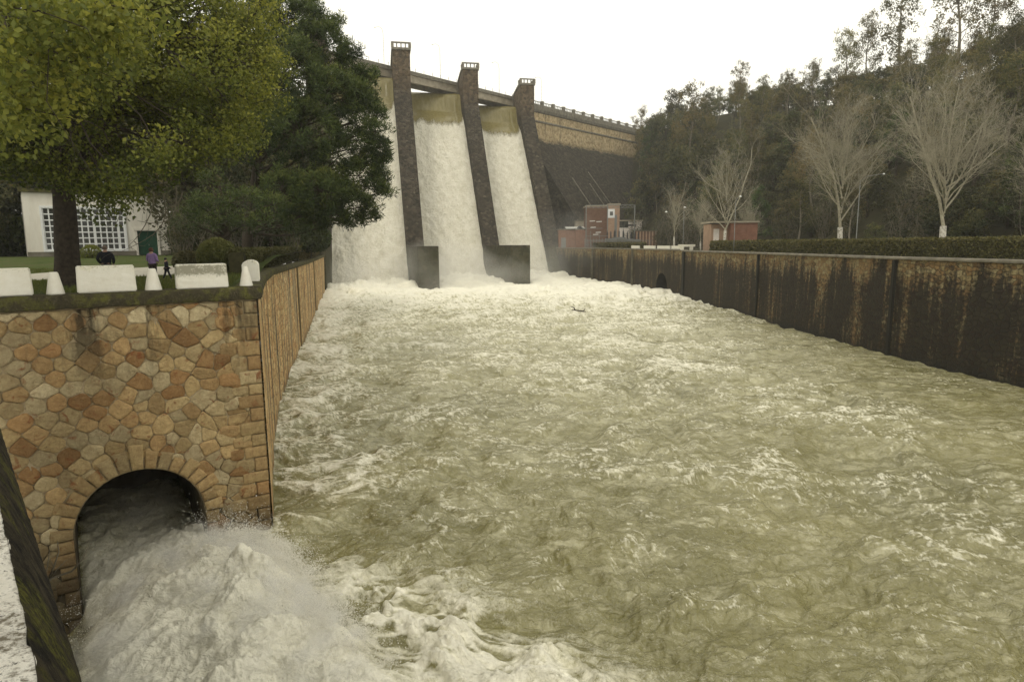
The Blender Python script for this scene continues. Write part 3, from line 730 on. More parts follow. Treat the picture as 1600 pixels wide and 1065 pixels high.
def kp(t, o=0, z=0): q = K0+CE*t+CNn*o; return Vector((q.x, q.y, z))
mb = MB()                                                                        # bridge deck: beam, slab, kerb and rails
def run(t0, t1, o0, o1, z0, z1, m_): m_.hexa([kp(t0, o1, z0), kp(t1, o1, z0), kp(t1, o0, z0), kp(t0, o0, z0), kp(t0, o1, z1), kp(t1, o1, z1), kp(t1, o0, z1), kp(t0, o0, z1)])
run(-45, 83, -1.0, 0, 71.6, 74.2, mb); run(-45, 83, -7.4, -6.4, 71.6, 74.2, mb)
put(mb.build('deck_beam', M['concrete'])); mb = MB(); run(-45, 84, -7.9, .5, 74.2, 74.9, mb); run(-45, 84, .1, .5, 74.9, 75.5, mb); run(-45, 84, -7.9, -7.5, 74.9, 75.5, mb)
put(mb.build('deck_slab', M['dconcrete']))
mb = MB(); mb.bar((0, 0, 0), (0, 0, 1.3), .12); rp_ = mb.build('rail_post', M['darkmetal']); first = True
for t in np.arange(-44, 84, 4.2):
    o = rp_ if first else rp_.copy()
    if not first: COL.objects.link(o)
    first = False; o.location = kp(t, .3, 75.5); put(o)
# solid non-overflow wall: crest wall, string course and stepped-out face
def extr(prof, t0, t1, n=2, m_=None):
    m_ = m_ or MB(); T = np.linspace(t0, t1, n); V = [kp(t, o, z) for t in T for o, z in prof]; k_ = len(prof)
    F = [(i*k_+k, i*k_+(k+1) % k_, (i+1)*k_+(k+1) % k_, (i+1)*k_+k) for i in range(n-1) for k in range(k_)]
    m_.add(V, F+[tuple(range(k_)), tuple(reversed(range((n-1)*k_, n*k_)))]); return m_
prof = [(0, 59.2), (.8, 58.9)]+[((59-z)*DM+.8, z) for z in np.linspace(56, 6, 12)]+[(-8, 6), (-8, 73.9), (0, 73.9)]
put(extr(prof, 80, 190, 24).build('crest_wall', M['damwall']))
mb = extr([(0.0, 71.2), (.5, 71.5), (.9, 72.6), (.9, 74.7), (-8.6, 74.7), (-8.6, 73.9), (-.1, 73.9)], 80.2, 189, 2)
extr([(.0, 66.9), (.35, 67.1), (.35, 67.7), (.0, 67.9)], 80.1, 189.5, 2, mb)
put(mb.build('crest_coping', M['dconcrete']))
mb = MB(); t = 82.
while t < 190:
    q = kp(t, .3, 75.55); mb.box(q, (1.5, 1.3, 1.9), math.atan2(CE.y, CE.x))
    for k in range(1, 7): q = kp(t+k*1.17, .3, 75.3); mb.box(q, (.22, .22, 1.2), math.atan2(CE.y, CE.x))
    t += 8.2
mb.bar(kp(82, .3, 76.0), kp(190, .3, 76.0), .3, .26)
put(mb.build('crest_parapet', M['dconcrete']))
mb = MB()                                                                       # water stairs / drains on the lower face
for (t, z0, z1, w_) in ((96, 42, 16, .5), (108, 40, 12, .4), (113, 46, 30, .35)):
    zz = [z0, z1]; P0 = kp(t, (59-z0)*DM+1.05, z0); P1 = kp(t+3, (59-z1)*DM+1.05, z1); mb.bar(P0, P1, w_, .3)
put(mb.build('face_drains', M['dconcrete']))
# ---- spillway sheets
def m_fall():
    m = NM('spilling water', .35, .4); v = m.src('world'); w_ = m.attr('foam', 'Fac')
    n = m.noise(m.mapv(v, (.9, .9, .5)), .55, 8, .68); n2 = m.noise(m.mapv(v, (1, 1, .12)), 1.1, 6, .6); n3 = m.noise(v, 2.2, 6, .7)
    green = m.mix(m.rng(n2, .35, .7), (.185, .152, .048), (.25, .215, .085))
    white = m.mix(m.rng(m.math('ADD', m.math('MULTIPLY', n, .5), m.math('MULTIPLY', n3, .5)), .38, .62), (.60, .565, .44), (.84, .81, .70)); white = m.mix(m.rng(n2, .40, .30, 0, .35), white, (.52, .49, .38))
    f = m.rng(m.math('ADD', w_, m.math('MULTIPLY', m.math('SUBTRACT', n3, .5), .8)), .30, .66)
    m.col(m.mix(f, green, white)); m.rough(m.rng(f, 0, 1, .22, .9))
    b = m.bump(m.noise(m.mapv(v, (1, 1, .22)), .9, 5, .6), .18, .6); m.bump(m.math('MULTIPLY', n, f), .9, .85, b); return m.m
M['fall'] = m_fall()
def fall_profile():
    P_ = [(-30, 71.3), (-14, 71.25), (-11.6, 71.0), (-10.2, 70.2), (-9.1, 68.6), (-8.1, 66.0), (-7.0, 63.2)]
    for z in np.linspace(60.5, -2, 30): P_.append(((ZB-z)*DM-6.3+(1.2 if z < 58 else (60.5-z)*.45), z))
    return np.array(P_)
FP = fall_profile(); fl_ = np.r_[0, np.cumsum(np.hypot(*np.diff(FP, axis=0).T))]
for i in range(3):
    cL = CR[i]; cR = CR[i+1]; nu, nv = 110, 420
    ll = np.linspace(0, fl_[-1], nv); S_ = np.interp(ll, fl_, FP[:, 0]); Z_ = np.interp(ll, fl_, FP[:, 1])
    # smooth the profile
    for _ in range(5): S_[1:-1] = (S_[:-2]+2*S_[1:-1]+S_[2:])/4; Z_[1:-1] = (Z_[:-2]+2*Z_[1:-1]+Z_[2:])/4
    U = np.linspace(-25.0, -4.7, nu)                     # offset along DA from right pier's right face
    UU, SS = np.meshgrid(U, S_); _, ZZ = np.meshgrid(U, Z_); _, LLg = np.meshgrid(U, ll)
    T0 = LLg; spread = 1-(ZZ/70)*0; UU = -13.4+(UU+13.4)*1.07*1.13
    br = 57.2+1.0*fbm(UU*.6+i*9, UU*0+3, 5, 5)+.4*fbm(UU*1.2, T0*.5, 6, 3)+2.6*np.exp(-((UU+5.6)/1.0)**2)+1.5*np.exp(-((UU+22)/1.2)**2)
    foam = 1/(1+np.exp(-(br-ZZ)*.8))
    T = LLg
    turb = foam*(.34*fbm(UU*.35+i*31, T*.22, 81, 3)+.30*np.abs(fbm(UU*1.3, T*.8, 82, 4))+.3*sstep(40, 0, ZZ)*fbm(UU*.2, T*.12, 83, 3))
    smooth_r = (1-foam)*.07*gn(UU*1.6, T*.05, 84)
    d_ = turb+smooth_r
    X = cR.x+DA.x*UU+DD.x*(SS+d_*.81); Y = cR.y+DA.y*UU+DD.y*(SS+d_*.81); Zz = ZZ+d_*.58
    V = np.stack([X, Y, Zz], -1).reshape(-1, 3); k = np.arange(nv-1)[:, None]*nu+np.arange(nu-1)[None, :]
    F = np.stack([k, k+nu, k+nu+1, k+1], -1).reshape(-1, 4)
    o = mesh_np('waterfall', V, F, M['fall'], smooth=True, attrs={'foam': foam.ravel()})
    tag(o, ['white waterfall in the leftmost spillway bay, half hidden behind the dark pine', 'white waterfall in the middle spillway bay between two tall piers',
            'white waterfall in the rightmost spillway bay beside the plain dam wall'][i], 'waterfall', 'waterfalls down the spillway bays')
# concrete chute under the sheets
mb = MB()
for i in range(3):
    c = CR[i+1]; P0 = [(-30, 69), (-10, 69), (-9.5, 62)]+[((ZB-z)*DM-9, z) for z in (58, -3)]+[(-30, -3)]
    V = []
    for u in (-27, -4.9):
        for s, z in P0: q = c+DA*u+DD*s; V.append((q.x, q.y, z))
    n = len(P0); mb.add(V, [(k, (k+1) % n, n+(k+1) % n, n+k) for k in range(n)]+[tuple(reversed(range(n))), tuple(range(n, 2*n))])
put(mb.build('spillway_chute', M['dimconc']))
# ------------------------------------------------------------------ terrain
def gz_left(X, Y):
    return 10.3+.85*sstep(34, 62, Y)+9*sstep(95, 170, -X+.25*Y)-.0*X
def left_edge(Y): return np.interp(Y, [p[1] for p in LP], [p[0] for p in LP])
def ground_left():
    T = np.concatenate([np.linspace(17, 60, 44), np.linspace(62, 250, 50)]); U = np.concatenate([np.linspace(0, 1, 30)**2*160])
    V = []
    for y in T:
        for u in U:
            if y < 25.8: x0 = CN[0]+LD[0]*((y-CN[1])/LD[1])-.3
            else: x0 = left_edge(y)-.4
            x = x0-u; V.append((x, y, float(gz_left(x, y))+.05*float(gn(np.array(x*.7), np.array(y*.7), 3))-.03))
    n = len(U); F = [(i*n+k, i*n+k+1, (i+1)*n+k+1, (i+1)*n+k) for i in range(len(T)-1) for k in range(n-1)]
    o = mesh_np('left_bank_ground', V, F, M['ground'], smooth=True); tag(o, kind='structure')
ground_left()
UB = np.array([-.2, .10, .15, .18, .2, .25, .35, .5, .7, 1, 1.5, 3]); YB = np.array([900, 500, 400, 300, 255, 215, 172, 122, 92, 66, 46, 24])
URD = np.array([.1, .18, .2, .25, .3, .4, .5, .6, .7, 1, 1.5, 3]); YR = np.array([700, 420, 390, 350, 330, 300, 260, 230, 205, 165, 120, 70])
VT = np.array([.14, .15, .170, .200, .214, .228, .226, .250, .282, .36, .5, .7])     # skyline elevation
def gz_right(X, Y):
    Y = np.maximum(Y, 1); u = X/Y; yb = np.interp(u, UB, YB); yr = np.interp(u, URD, YR); zr = 12+np.interp(u, URD, VT)*yr-11
    t = (Y-yb)/np.maximum(yr-yb, 5); base = 10.2
    up = np.where(t < 0, 0, np.where(t < 1, np.sin(np.clip(t, 0, 1)*math.pi/2)**1.1, 1))
    z = base+(zr-base)*up+np.where(t > 1, -(Y-yr)*.12, 0)+np.clip(t, 0, 1)*4*gn(X*.02, Y*.02, 8)
    return z
def right_edge(Y): return np.interp(Y, [8, 24, 38, 50.6, 68, 100, 131, 138, 145.5, 177, 208.5, 246.5], [48, 45.5, 43.2, 41.5, 39.6, 38.9, 37.3, 36.6, 38.8, 34.1, 27.1, 14.6])
def ground_right():
    T = np.concatenate([np.linspace(4, 150, 60), np.linspace(154, 520, 80)]); U = np.linspace(0, 1, 90)**1.5*420; V = []
    YY, UU = np.meshgrid(T, U, indexing='ij'); X0 = right_edge(YY)+.3; XX = X0+UU
    # behind the dam foot the sheet follows the dam face
    ZZ = gz_right(XX, YY); V = np.stack([XX, YY, ZZ], -1).reshape(-1, 3); n = len(U); m_ = len(T)
    k = np.arange(m_-1)[:, None]*n+np.arange(n-1)[None, :]; F = np.stack([k, k+1, k+n+1, k+n], -1).reshape(-1, 4)
    tag(mesh_np('hillside', V, F, M['floor'], smooth=True), kind='structure')
ground_right()
# gravel road on the left bank
mb = MB(); N = 26
for k in range(N):
    t0, t1 = k/N, (k+1)/N
    def pp(t, e):
        c0 = gp(-160, 441, 10.45).lerp(gp(300, 425.5, 10.45), t); c0.y += e*6.0+4.5; c0.x += 0
        return (c0.x, c0.y, float(gz_left(np.array(c0.x), np.array(c0.y)))+.05)
    mb.add([pp(t0, -1), pp(t1, -1), pp(t1, 1), pp(t0, 1)], [(0, 1, 2, 3)])
tag(mb.build('path', M['path']), kind='structure')

# ------------------------------------------------------------------ foliage tools
def quads(C, D, N_, size, wid, tint):
    """rhombic leaves at C, long axis D, width axis N_"""
    n = len(C); D = D*size[:, None]; N_ = N_*wid[:, None]
    V = np.empty((n, 4, 3), np.float32); V[:, 0] = C-D; V[:, 1] = C+N_; V[:, 2] = C+D; V[:, 3] = C-N_
    F = np.arange(n*4).reshape(n, 4); return V.reshape(-1, 3), F, np.repeat(tint, 4)
def unit(a): return a/np.maximum(np.linalg.norm(a, axis=1, keepdims=True), 1e-6)
def leaf_cloud(centers, radii, per, size, asp, rs, droop=0., flat=1., tintbase=None, shell=.5, radial=0., top=0.25):
    C = []; T = []; OUT = []
    for i, (c, r) in enumerate(zip(centers, radii)):
        n = int(per[i]) if hasattr(per, '__len__') else per
        d = unit(rs.normal(size=(n, 3))); rr = rs.random(n)**shell
        p = d*rr[:, None]*r; p[:, 2] *= flat
        C.append(np.asarray(c)+p); OUT.append(d)
        tb = tintbase[i] if tintbase is not None else .5
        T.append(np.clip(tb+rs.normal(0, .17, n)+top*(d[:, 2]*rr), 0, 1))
    C = np.concatenate(C); T = np.concatenate(T); OUT = np.concatenate(OUT); n = len(C)
    D = unit(rs.normal(size=(n, 3))+OUT*radial+np.array([0, 0, -droop])); Q = unit(np.cross(D, rs.normal(size=(n, 3))))
    s = size*rs.uniform(.6, 1.3, n); return quads(C, D, Q, s*.5, s*.5*asp, T)
def foliage_obj(name, parts, mat, parent=None):
    V = np.concatenate([p[0] for p in parts]); off = 0; Fs = []
    for p in parts: Fs.append(p[1]+off); off += len(p[0])
    t = np.concatenate([p[2] for p in parts]); a = np.stack([t, t*0, t*0], -1)
    return mesh_np(name, V, np.concatenate(Fs), mat, parent=parent, attrs={'tint': a})
def limb(mb, a, b, r0, r1, rs, n=6, seg=5, bend=.12, sides=7):
    a = np.asarray(a, float); b = np.asarray(b, float); L_ = np.linalg.norm(b-a); off = rs.normal(0, bend*L_, 3); off2 = rs.normal(0, bend*L_*.4, 3)
    P_ = []
    for k in range(seg+1):
        t = k/seg; P_.append(a+(b-a)*t+off*math.sin(math.pi*t)+off2*math.sin(2*math.pi*t))
    mb.tube(P_, [r0+(r1-r0)*k/seg for k in range(seg+1)], sides, cap=False); return P_

# ---- big broadleaf tree beside the white blocks
rs = np.random.default_rng(3)
def broadleaf(base, center, rad, nclump, per, size, label, extra=(), trunk_r=.5, fork=4.0, seed=3, lim=None, brown=0):
    rs = np.random.default_rng(seed); T = tag(empty('broadleaf_tree', base), label, 'tree')
    b = np.asarray(base, float); c = np.asarray(center, float); R3 = np.asarray(rad, float)
    pts = []
    while len(pts) < nclump:
        d = rs.normal(size=3); d /= np.linalg.norm(d); q = c+d*R3*(rs.uniform(.45, 1.0)*(1+.18*rs.normal()*.6))
        if q[2] < c[2]-R3[2]*.70: continue
        if lim and not lim(q): continue
        pts.append(q)
    pts += [np.asarray(e) for e in extra]
    mb = MB(); f = b+np.array([.15, .1, fork])
    tr = [b+np.array([0, 0, -.3]), b+np.array([0, 0, .25]), b+np.array([.02, .03, 1.2]), b+np.array([.1, .05, 2.6]), f]
    mb.tube(tr, [trunk_r*1.55, trunk_r*1.2, trunk_r, trunk_r*.93, trunk_r*.85], 14)
    tm = mb.build('trunk', M['bark'], None, True); child_fix(tm, T)
    mb = MB(); nl = 8; hubs = []
    for k in range(nl):
        a = 2*math.pi*k/nl+rs.uniform(-.3, .3); e = c+np.array([math.cos(a)*R3[0]*.5, math.sin(a)*R3[1]*.5, rs.uniform(-.25, .35)*R3[2]])
        P_ = limb(mb, f-np.array([0, 0, .4]), e, trunk_r*.5, trunk_r*.22, rs, seg=7, bend=.06, sides=8); hubs += [P_[3], P_[5], P_[7]]
    P_ = limb(mb, f-np.array([0, 0, .5]), c+np.array([0, 0, R3[2]*.5]), trunk_r*.7, trunk_r*.2, rs, seg=7, bend=.03, sides=8); hubs += P_[3:]
    H = np.array(hubs)
    for q in pts:
        j = np.argmin(np.linalg.norm(H-q, axis=1)+rs.uniform(0, 1.5, len(H))); P2 = limb(mb, H[j], q, .055, .018, rs, seg=5, bend=.08, sides=5)
        for _ in range(3): limb(mb, P2[rs.integers(2, 6)], np.asarray(q)+rs.normal(0, .9, 3), .016, .006, rs, seg=3, bend=.1, sides=3)
    br = mb.build('branches', M['bark'], None, True); child_fix(br, T)
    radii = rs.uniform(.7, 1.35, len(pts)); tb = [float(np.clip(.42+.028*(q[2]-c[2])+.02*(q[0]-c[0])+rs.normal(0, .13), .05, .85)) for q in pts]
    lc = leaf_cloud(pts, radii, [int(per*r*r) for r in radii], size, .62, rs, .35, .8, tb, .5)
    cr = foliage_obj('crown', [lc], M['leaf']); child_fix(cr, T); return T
ex = [tuple(at(x, y, Y)) for x, y, Y in [(60, 262, 26), (100, 270, 25), (150, 292, 25), (185, 305, 24.5), (205, 290, 25.5), (240, 262, 26), (280, 250, 27), (310, 235, 27), (400, 130, 27), (415, 95, 27.5), (395, 160, 27),
      (375, 190, 26.5), (350, 225, 26), (30, 258, 25), (0, 250, 26), (168, 318, 24.8), (405, 60, 28), (385, 30, 28), (130, 285, 25), (330, 60, 27), (300, 110, 24), (360, 120, 25), (250, 235, 23), (185, 270, 23)]]
broadleaf((-18.95, 27.5, 10.3), (-18.2, 27.5, 20.1), (8.3, 7.5, 6.2), 330, 400, .155, 'tall yellow green broadleaf tree with thick dark trunk rising behind the white blocks', ex, .47, 4.4, 3)
ex = [tuple(at(x, y, Y)) for x, y, Y in [(15, 60, 13), (60, 90, 13.5), (20, 140, 13), (110, 40, 14), (150, 20, 14), (40, 170, 13.5), (5, 180, 14), (85, 150, 14), (200, 15, 15), (-20, 100, 12), (130, 75, 14), (170, 60, 15), (70, 20, 12.5), (10, 10, 12)]]
broadleaf((-25.5, 19.5, 10.3), (-21.5, 17.5, 19.5), (7.5, 5.5, 5.5), 80, 420, .15, 'nearer broadleaf tree whose leafy boughs reach in at the upper left corner', ex, .4, 4.5, 8, lim=lambda q: q[0]/q[1] < -.66)

# ---- pines
def pine(base, lobes, label, name='pine_tree', seed=5, dens=11, per=60, group=None, trunks=None, size=.42, lean=0.):
    rs = np.random.default_rng(seed); T = tag(empty(name, base), label, 'tree', group); b = np.asarray(base, float); lobes = lobes+(FILL if len(lobes) > 15 else [])
    top = max(l[0][2]+l[1]*.3 for l in lobes); cx = np.mean([l[0][0] for l in lobes]); cyy = np.mean([l[0][1] for l in lobes])
    mb = MB(); Tt = [b+np.array([0, 0, -.3]), b+np.array([.0, 0, 2]), b+np.array([(cx-b[0])*.15, 0, (top-b[2])*.4]), b+np.array([(cx-b[0])*.4, (cyy-b[1])*.5, (top-b[2])*.92])]
    mb.tube(Tt, [.6, .48, .34, .08], 10); child_fix(mb.build('trunk', M['bark'], None, True), T); mb = MB()
    C = []; Rr = []; tb = []
    for (c, r) in lobes:
        c = np.asarray(c, float); h = b+(np.array(Tt[3])-b)*min(.95, max(.12, (c[2]-b[2]-r*.5)/(top-b[2])*.85)); limb(mb, h, c, .13, .04, rs, seg=5, bend=.05)
        n = int(dens*r*r)+6
        for _ in range(n):
            d = rs.normal(size=3); d /= np.linalg.norm(d)
            if d[2] < -.5 and rs.random() < .5: d[2] *= -1
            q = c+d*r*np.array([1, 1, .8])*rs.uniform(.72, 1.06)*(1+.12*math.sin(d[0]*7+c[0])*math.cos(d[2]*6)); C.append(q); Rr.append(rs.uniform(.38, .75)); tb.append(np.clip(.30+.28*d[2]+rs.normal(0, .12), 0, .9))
            if rs.random() < .3: limb(mb, c, q, .035, .012, rs, seg=3, bend=.05, sides=3)
    child_fix(mb.build('branches', M['bark'], None, True), T)
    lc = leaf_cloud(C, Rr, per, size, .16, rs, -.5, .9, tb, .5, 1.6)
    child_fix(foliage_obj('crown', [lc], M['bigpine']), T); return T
FILL = []
def lob(L_, k=1.0): return [(tuple(at(x, y, Y)), r*k*Y/1000) for x, y, Y, r in L_]
PA = lob([(588, 205, 56, 22), (592, 230, 57, 18), (560, 220, 56, 28), (560, 275, 56, 30), (545, 150, 56, 30), (585, 180, 57, 16), (600, 255, 57, 12), (601, 300, 57, 11), (580, 335, 57, 12), (525, 300, 55, 30), (575, 115, 58, 14), (545, 80, 58, 16), (445, 45, 58, 60), (395, 40, 60, 60), (500, 75, 58, 48), (535, 110, 59, 36), (562, 135, 58, 25), (440, 120, 55, 70), (375, 130, 58, 70), (505, 150, 55, 55), (548, 190, 57, 34), (567, 165, 58, 22), (470, 210, 54, 60),
          (400, 215, 56, 70), (530, 245, 56, 38), (575, 255, 57, 24), (593, 240, 57, 15), (583, 292, 57, 20), (597, 272, 57, 13), (555, 312, 56, 26), (575, 322, 57, 17), (560, 345, 57, 13), (535, 345, 56, 14), (500, 300, 54, 46), (440, 300, 53, 44), (520, 335, 55, 24), (340, 80, 60, 60), (465, 340, 54, 30), (490, 350, 56, 22),(525,40,59,14),(478,18,59,28)])
pine((-24.2, 59.5, 10.8), PA, 'huge dark green pine leaning over the river wall in front of the leftmost waterfall', seed=5)
PB = lob([(330, 330, 42, 32), (375, 320, 43, 34), (350, 350, 41, 22), (300, 345, 44, 24), (410, 345, 43, 20), (385, 350, 41, 16), (330, 290, 45, 30), (425, 320, 46, 22), (310, 320, 42, 18)])
pine((-20.5, 46, 10.5), PB, 'low pale green pine with drooping twiggy boughs above the round clipped bush', seed=9, per=40, size=.30)

# ---- prototypes for the woods
def proto(kind, seed):
    rs = np.random.default_rng(seed); mb = MB(); C = []; R3 = []; tb = []
    if kind == 'euca':
        H = 16; P_ = limb(mb, (0, 0, -1), (rs.normal(0, .8), rs.normal(0, .8), H*.9), .26, .05, rs, seg=8, bend=.03, sides=6)
        for k in range(17):
            t = rs.uniform(.3, 1)**.8; p = P_[min(8, int(t*8))]; a = rs.uniform(0, 6.28); L_ = (1.25-t)*rs.uniform(3.0, 5.5)*(.75); e = p+np.array([math.cos(a)*L_, math.sin(a)*L_, rs.uniform(1.2, 3.2)])
            limb(mb, p, e, .07, .02, rs, seg=4, bend=.08, sides=4)
            for _ in range(5): C.append(e+rs.normal(0, .85, 3)); R3.append(rs.uniform(.5, 1.05)); tb.append(np.clip(rs.normal(.45, .16), 0, 1))
        lc = leaf_cloud(C, R3, 34, .42, .34, rs, .9, 1.15, tb, .6); mat, bk = M['euca'], M['palebark']
    elif kind == 'oak':
        H = 11; P_ = limb(mb, (0, 0, -1), (rs.normal(0, .5), rs.normal(0, .5), H*.7), .3, .1, rs, seg=6, bend=.03, sides=6)
        for k in range(60):
            d = rs.normal(size=3); d /= np.linalg.norm(d); q = np.array([0, 0, H*.58])+d*np.array([3.7, 3.7, 4.6])*rs.uniform(.55, 1.08); q[2] = max(1.6, q[2])
            C.append(q); R3.append(rs.uniform(.8, 1.4)); tb.append(np.clip(.38+.2*d[2]+rs.normal(0, .14), 0, 1))
            if k % 3 == 0: limb(mb, P_[rs.integers(2, 7)], q, .06, .02, rs, seg=3, sides=4)
        lc = leaf_cloud(C, R3, 62, .40, .6, rs, .3, .85, tb, .6); mat, bk = M['oak'], M['bark']
    elif kind == 'pine':
        H = 15; P_ = limb(mb, (0, 0, -1), (rs.normal(0, .5), rs.normal(0, .5), H), .28, .05, rs, seg=7, bend=.02, sides=6)
        for k in range(70):
            z = rs.uniform(.22, 1.0)*H; rr = (1.12-z/H)**.7*4.3*rs.uniform(.5, 1.05); a = rs.uniform(0, 6.28); q = np.array([math.cos(a)*rr, math.sin(a)*rr, z])
            C.append(q); R3.append(rs.uniform(.7, 1.2)); tb.append(np.clip(.3+rs.normal(0, .15), 0, 1)); limb(mb, (0, 0, z-.6), q, .06, .02, rs, seg=2, sides=3)
        lc = leaf_cloud(C, R3, 55, .55, .22, rs, -.3, .8, tb, .6, .8); mat, bk = M['pine'], M['bark']
    else:   # thicket: greyish leafless scrub with scattered leaves
        for k in range(26):
            a = rs.uniform(0, 6.28); L_ = rs.uniform(.5, 3); P_ = limb(mb, (rs.normal(0, .5), rs.normal(0, .5), -.5), (math.cos(a)*L_, math.sin(a)*L_, rs.uniform(4, 9)), .07, .015, rs, seg=5, bend=.06, sides=4)
            for _ in range(5): j = rs.integers(2, 6); limb(mb, P_[j], P_[j]+rs.normal(0, 1.1, 3)+np.array([0, 0, .7]), .02, .008, rs, seg=2, sides=3)
            for _ in range(2): C.append(P_[rs.integers(1, 6)]+rs.normal(0, .6, 3)); R3.append(1.0); tb.append(rs.uniform(.1, .6))
        lc = leaf_cloud(C, R3, 26, .34, .5, rs, .2, 1, tb, .6); mat, bk = M['oak'], M['palebark']
    T = empty({'euca': 'eucalyptus_tree', 'oak': 'evergreen_tree', 'pine': 'pine_tree', 'bush': 'scrub_thicket'}[kind])
    tr = mb.build('trunk', bk, T, True); foliage_obj('crown', [lc], mat, T); return T
PR = {'euca': [proto('euca', 21), proto('euca', 22), proto('euca', 23)], 'oak': [proto('oak', 31), proto('oak', 32), proto('oak', 33)], 'pine': [proto('pine', 41), proto('pine', 42)], 'bush': [proto('bush', 51), proto('bush', 52)]}
LAB = {'euca': ('slender eucalyptus with open olive brown foliage in the wood on the right hillside', 'eucalyptus trees on the right hillside'),
       'oak': ('rounded dark evergreen tree in the wood on the right hillside', 'rounded evergreens on the right hillside'),
       'pine': ('dark conical pine in the wood on the right hillside', 'pines on the right hillside'),
       'bush': ('grey brown twiggy thicket at the foot of the wooded right hillside', 'thickets at the foot of the right hillside')}
used = set()
def plant(kind, x, y, z, s=1., lab=None, grp=None, sz=1., i=None):
    i = random.randrange(len(PR[kind])) if i is None else i; p = PR[kind][i]
    if (kind, i) not in used: used.add((kind, i)); t = p
    else: t = copy_tree(p)
    t.location = (x, y, z); t.rotation_euler = (0, 0, random.uniform(0, 6.28)); t.scale = (s, s, s*sz)
    tag(t, lab or LAB[kind][0], 'thicket' if kind == 'bush' else 'tree', grp or (LAB[kind][1] if lab is None else None)); return t
# skyline eucalypts first: each has its own look and label
def on_ray(px, k=1.): u = (px-800)/1000/1.0; Y = float(np.interp(u, URD, YR))*k; return u*Y, Y
SK = [(1455, .80, 17, 'tallest eucalyptus, its loose crown standing far above the right hill skyline'), (1392, .86, 15, 'thin eucalyptus just left of the tallest one on the skyline'),
      (1336, .92, 13, 'narrow spiky eucalyptus on the skyline above the middle bare tree'), (1292, .95, 12, 'see-through eucalyptus on the skyline left of the narrow spiky one'),
      (1150, .9, 12, 'open crowned eucalyptus on the skyline above the farthest bare tree'), (1495, .8, 12, 'eucalyptus on the skyline right of the tallest one'), (1002, 1.02, 6, 'small lone tree on the skyline at the right end of the dam crest')]
for px, k, h_, lb in SK:
    x, y = on_ray(px, k); x = y*(px-800)/1000*1.0
    z = float(gz_right(np.array(x), np.array(y)))
    topz = {1455: .400, 1392: .365, 1336: .325, 1292: .300, 1150: .262, 1495: .375, 1002: .196}[px]*y+12
    sc_ = (topz-z)/15.5; plant('euca', x, y, z, sc_*(.8 if px in (1336,) else 1), lb, None, 1.25 if px == 1336 else 1)
n_t = 0; tries = 0; pts_ = []
while n_t < 285 and tries < 9000:
    tries += 1
    u = random.uniform(.19, 1.02); yb = float(np.interp(u, UB, YB)); yr = float(np.interp(u, URD, YR)); t = random.random()**.8*1.03-.02
    y = yb+(yr-yb)*t; x = u*y
    dmin = 4.6+2.6*t
    if any((x-a)**2+(y-b)**2 < dmin*dmin for a, b in pts_): continue
    if x < right_edge(y)+12 or (CNn.dot(Vector((x, y, 0))-K0) > -2 and CE.dot(Vector((x, y, 0))-K0) < 115 and CNn.dot(Vector((x, y, 0))-K0) < 44): continue
    pts_.append((x, y)); z = float(gz_right(np.array(x), np.array(y)))
    r_ = random.random()
    kind = ('bush' if r_ < .35 else 'oak' if r_ < .65 else 'euca' if r_ < .9 else 'pine') if t < .12 else ('euca' if r_ < (.42 if t < .7 else .25) else 'oak' if r_ < (.84 if t < .7 else .96) else 'pine')
    if u > .78 and r_ > .5 and kind != 'bush': kind = 'pine'
    s = random.uniform(.78, 1.12)*(1.0 if t < .6 else .82)*(1.1 if kind == 'oak' else 1)
    hz_ = 'low on the slope' if t < .3 else 'midway up the slope' if t < .72 else 'high up near the skyline'
    wz_ = 'by the dam end' if u < .30 else 'above the brick kiosk' if u < .42 else 'behind the second largest bare tree' if u < .58 else 'behind the largest bare tree' if u < .74 else 'at the right edge of the view'
    nm_ = {'euca': 'slender open crowned eucalyptus', 'oak': 'rounded dark evergreen tree', 'pine': 'dark conical pine', 'bush': 'grey brown twiggy thicket'}[kind]
    plant(kind, x, y, z-.3, s, nm_+' '+hz_+' '+wz_, nm_.replace('eucalyptus', 'eucalypt')+'s '+hz_+' '+wz_); n_t += 1
for k_ in range(46):
    u = random.uniform(.29, 1.0); t = random.uniform(-.01, .10); y = float(np.interp(u, UB, YB)); yr = float(np.interp(u, URD, YR)); y += (yr-y)*t; x = u*y
    z = float(gz_right(np.array(x), np.array(y))); wz_ = 'by the dam end' if u < .38 else 'behind the brick kiosk' if u < .45 else 'behind the second largest bare tree' if u < .58 else 'behind the largest bare tree' if u < .74 else 'at the right edge of the view'
    if k_ % 4 == 0: plant('bush', x, y, z-.2, random.uniform(.5, .8), 'grey twiggy thicket in the undergrowth '+wz_, 'twiggy undergrowth '+wz_)
    else: plant('oak', x, y, z-1.2, random.uniform(.42, .68), 'low leafy undergrowth tree '+wz_, 'low undergrowth trees '+wz_, 1.0)
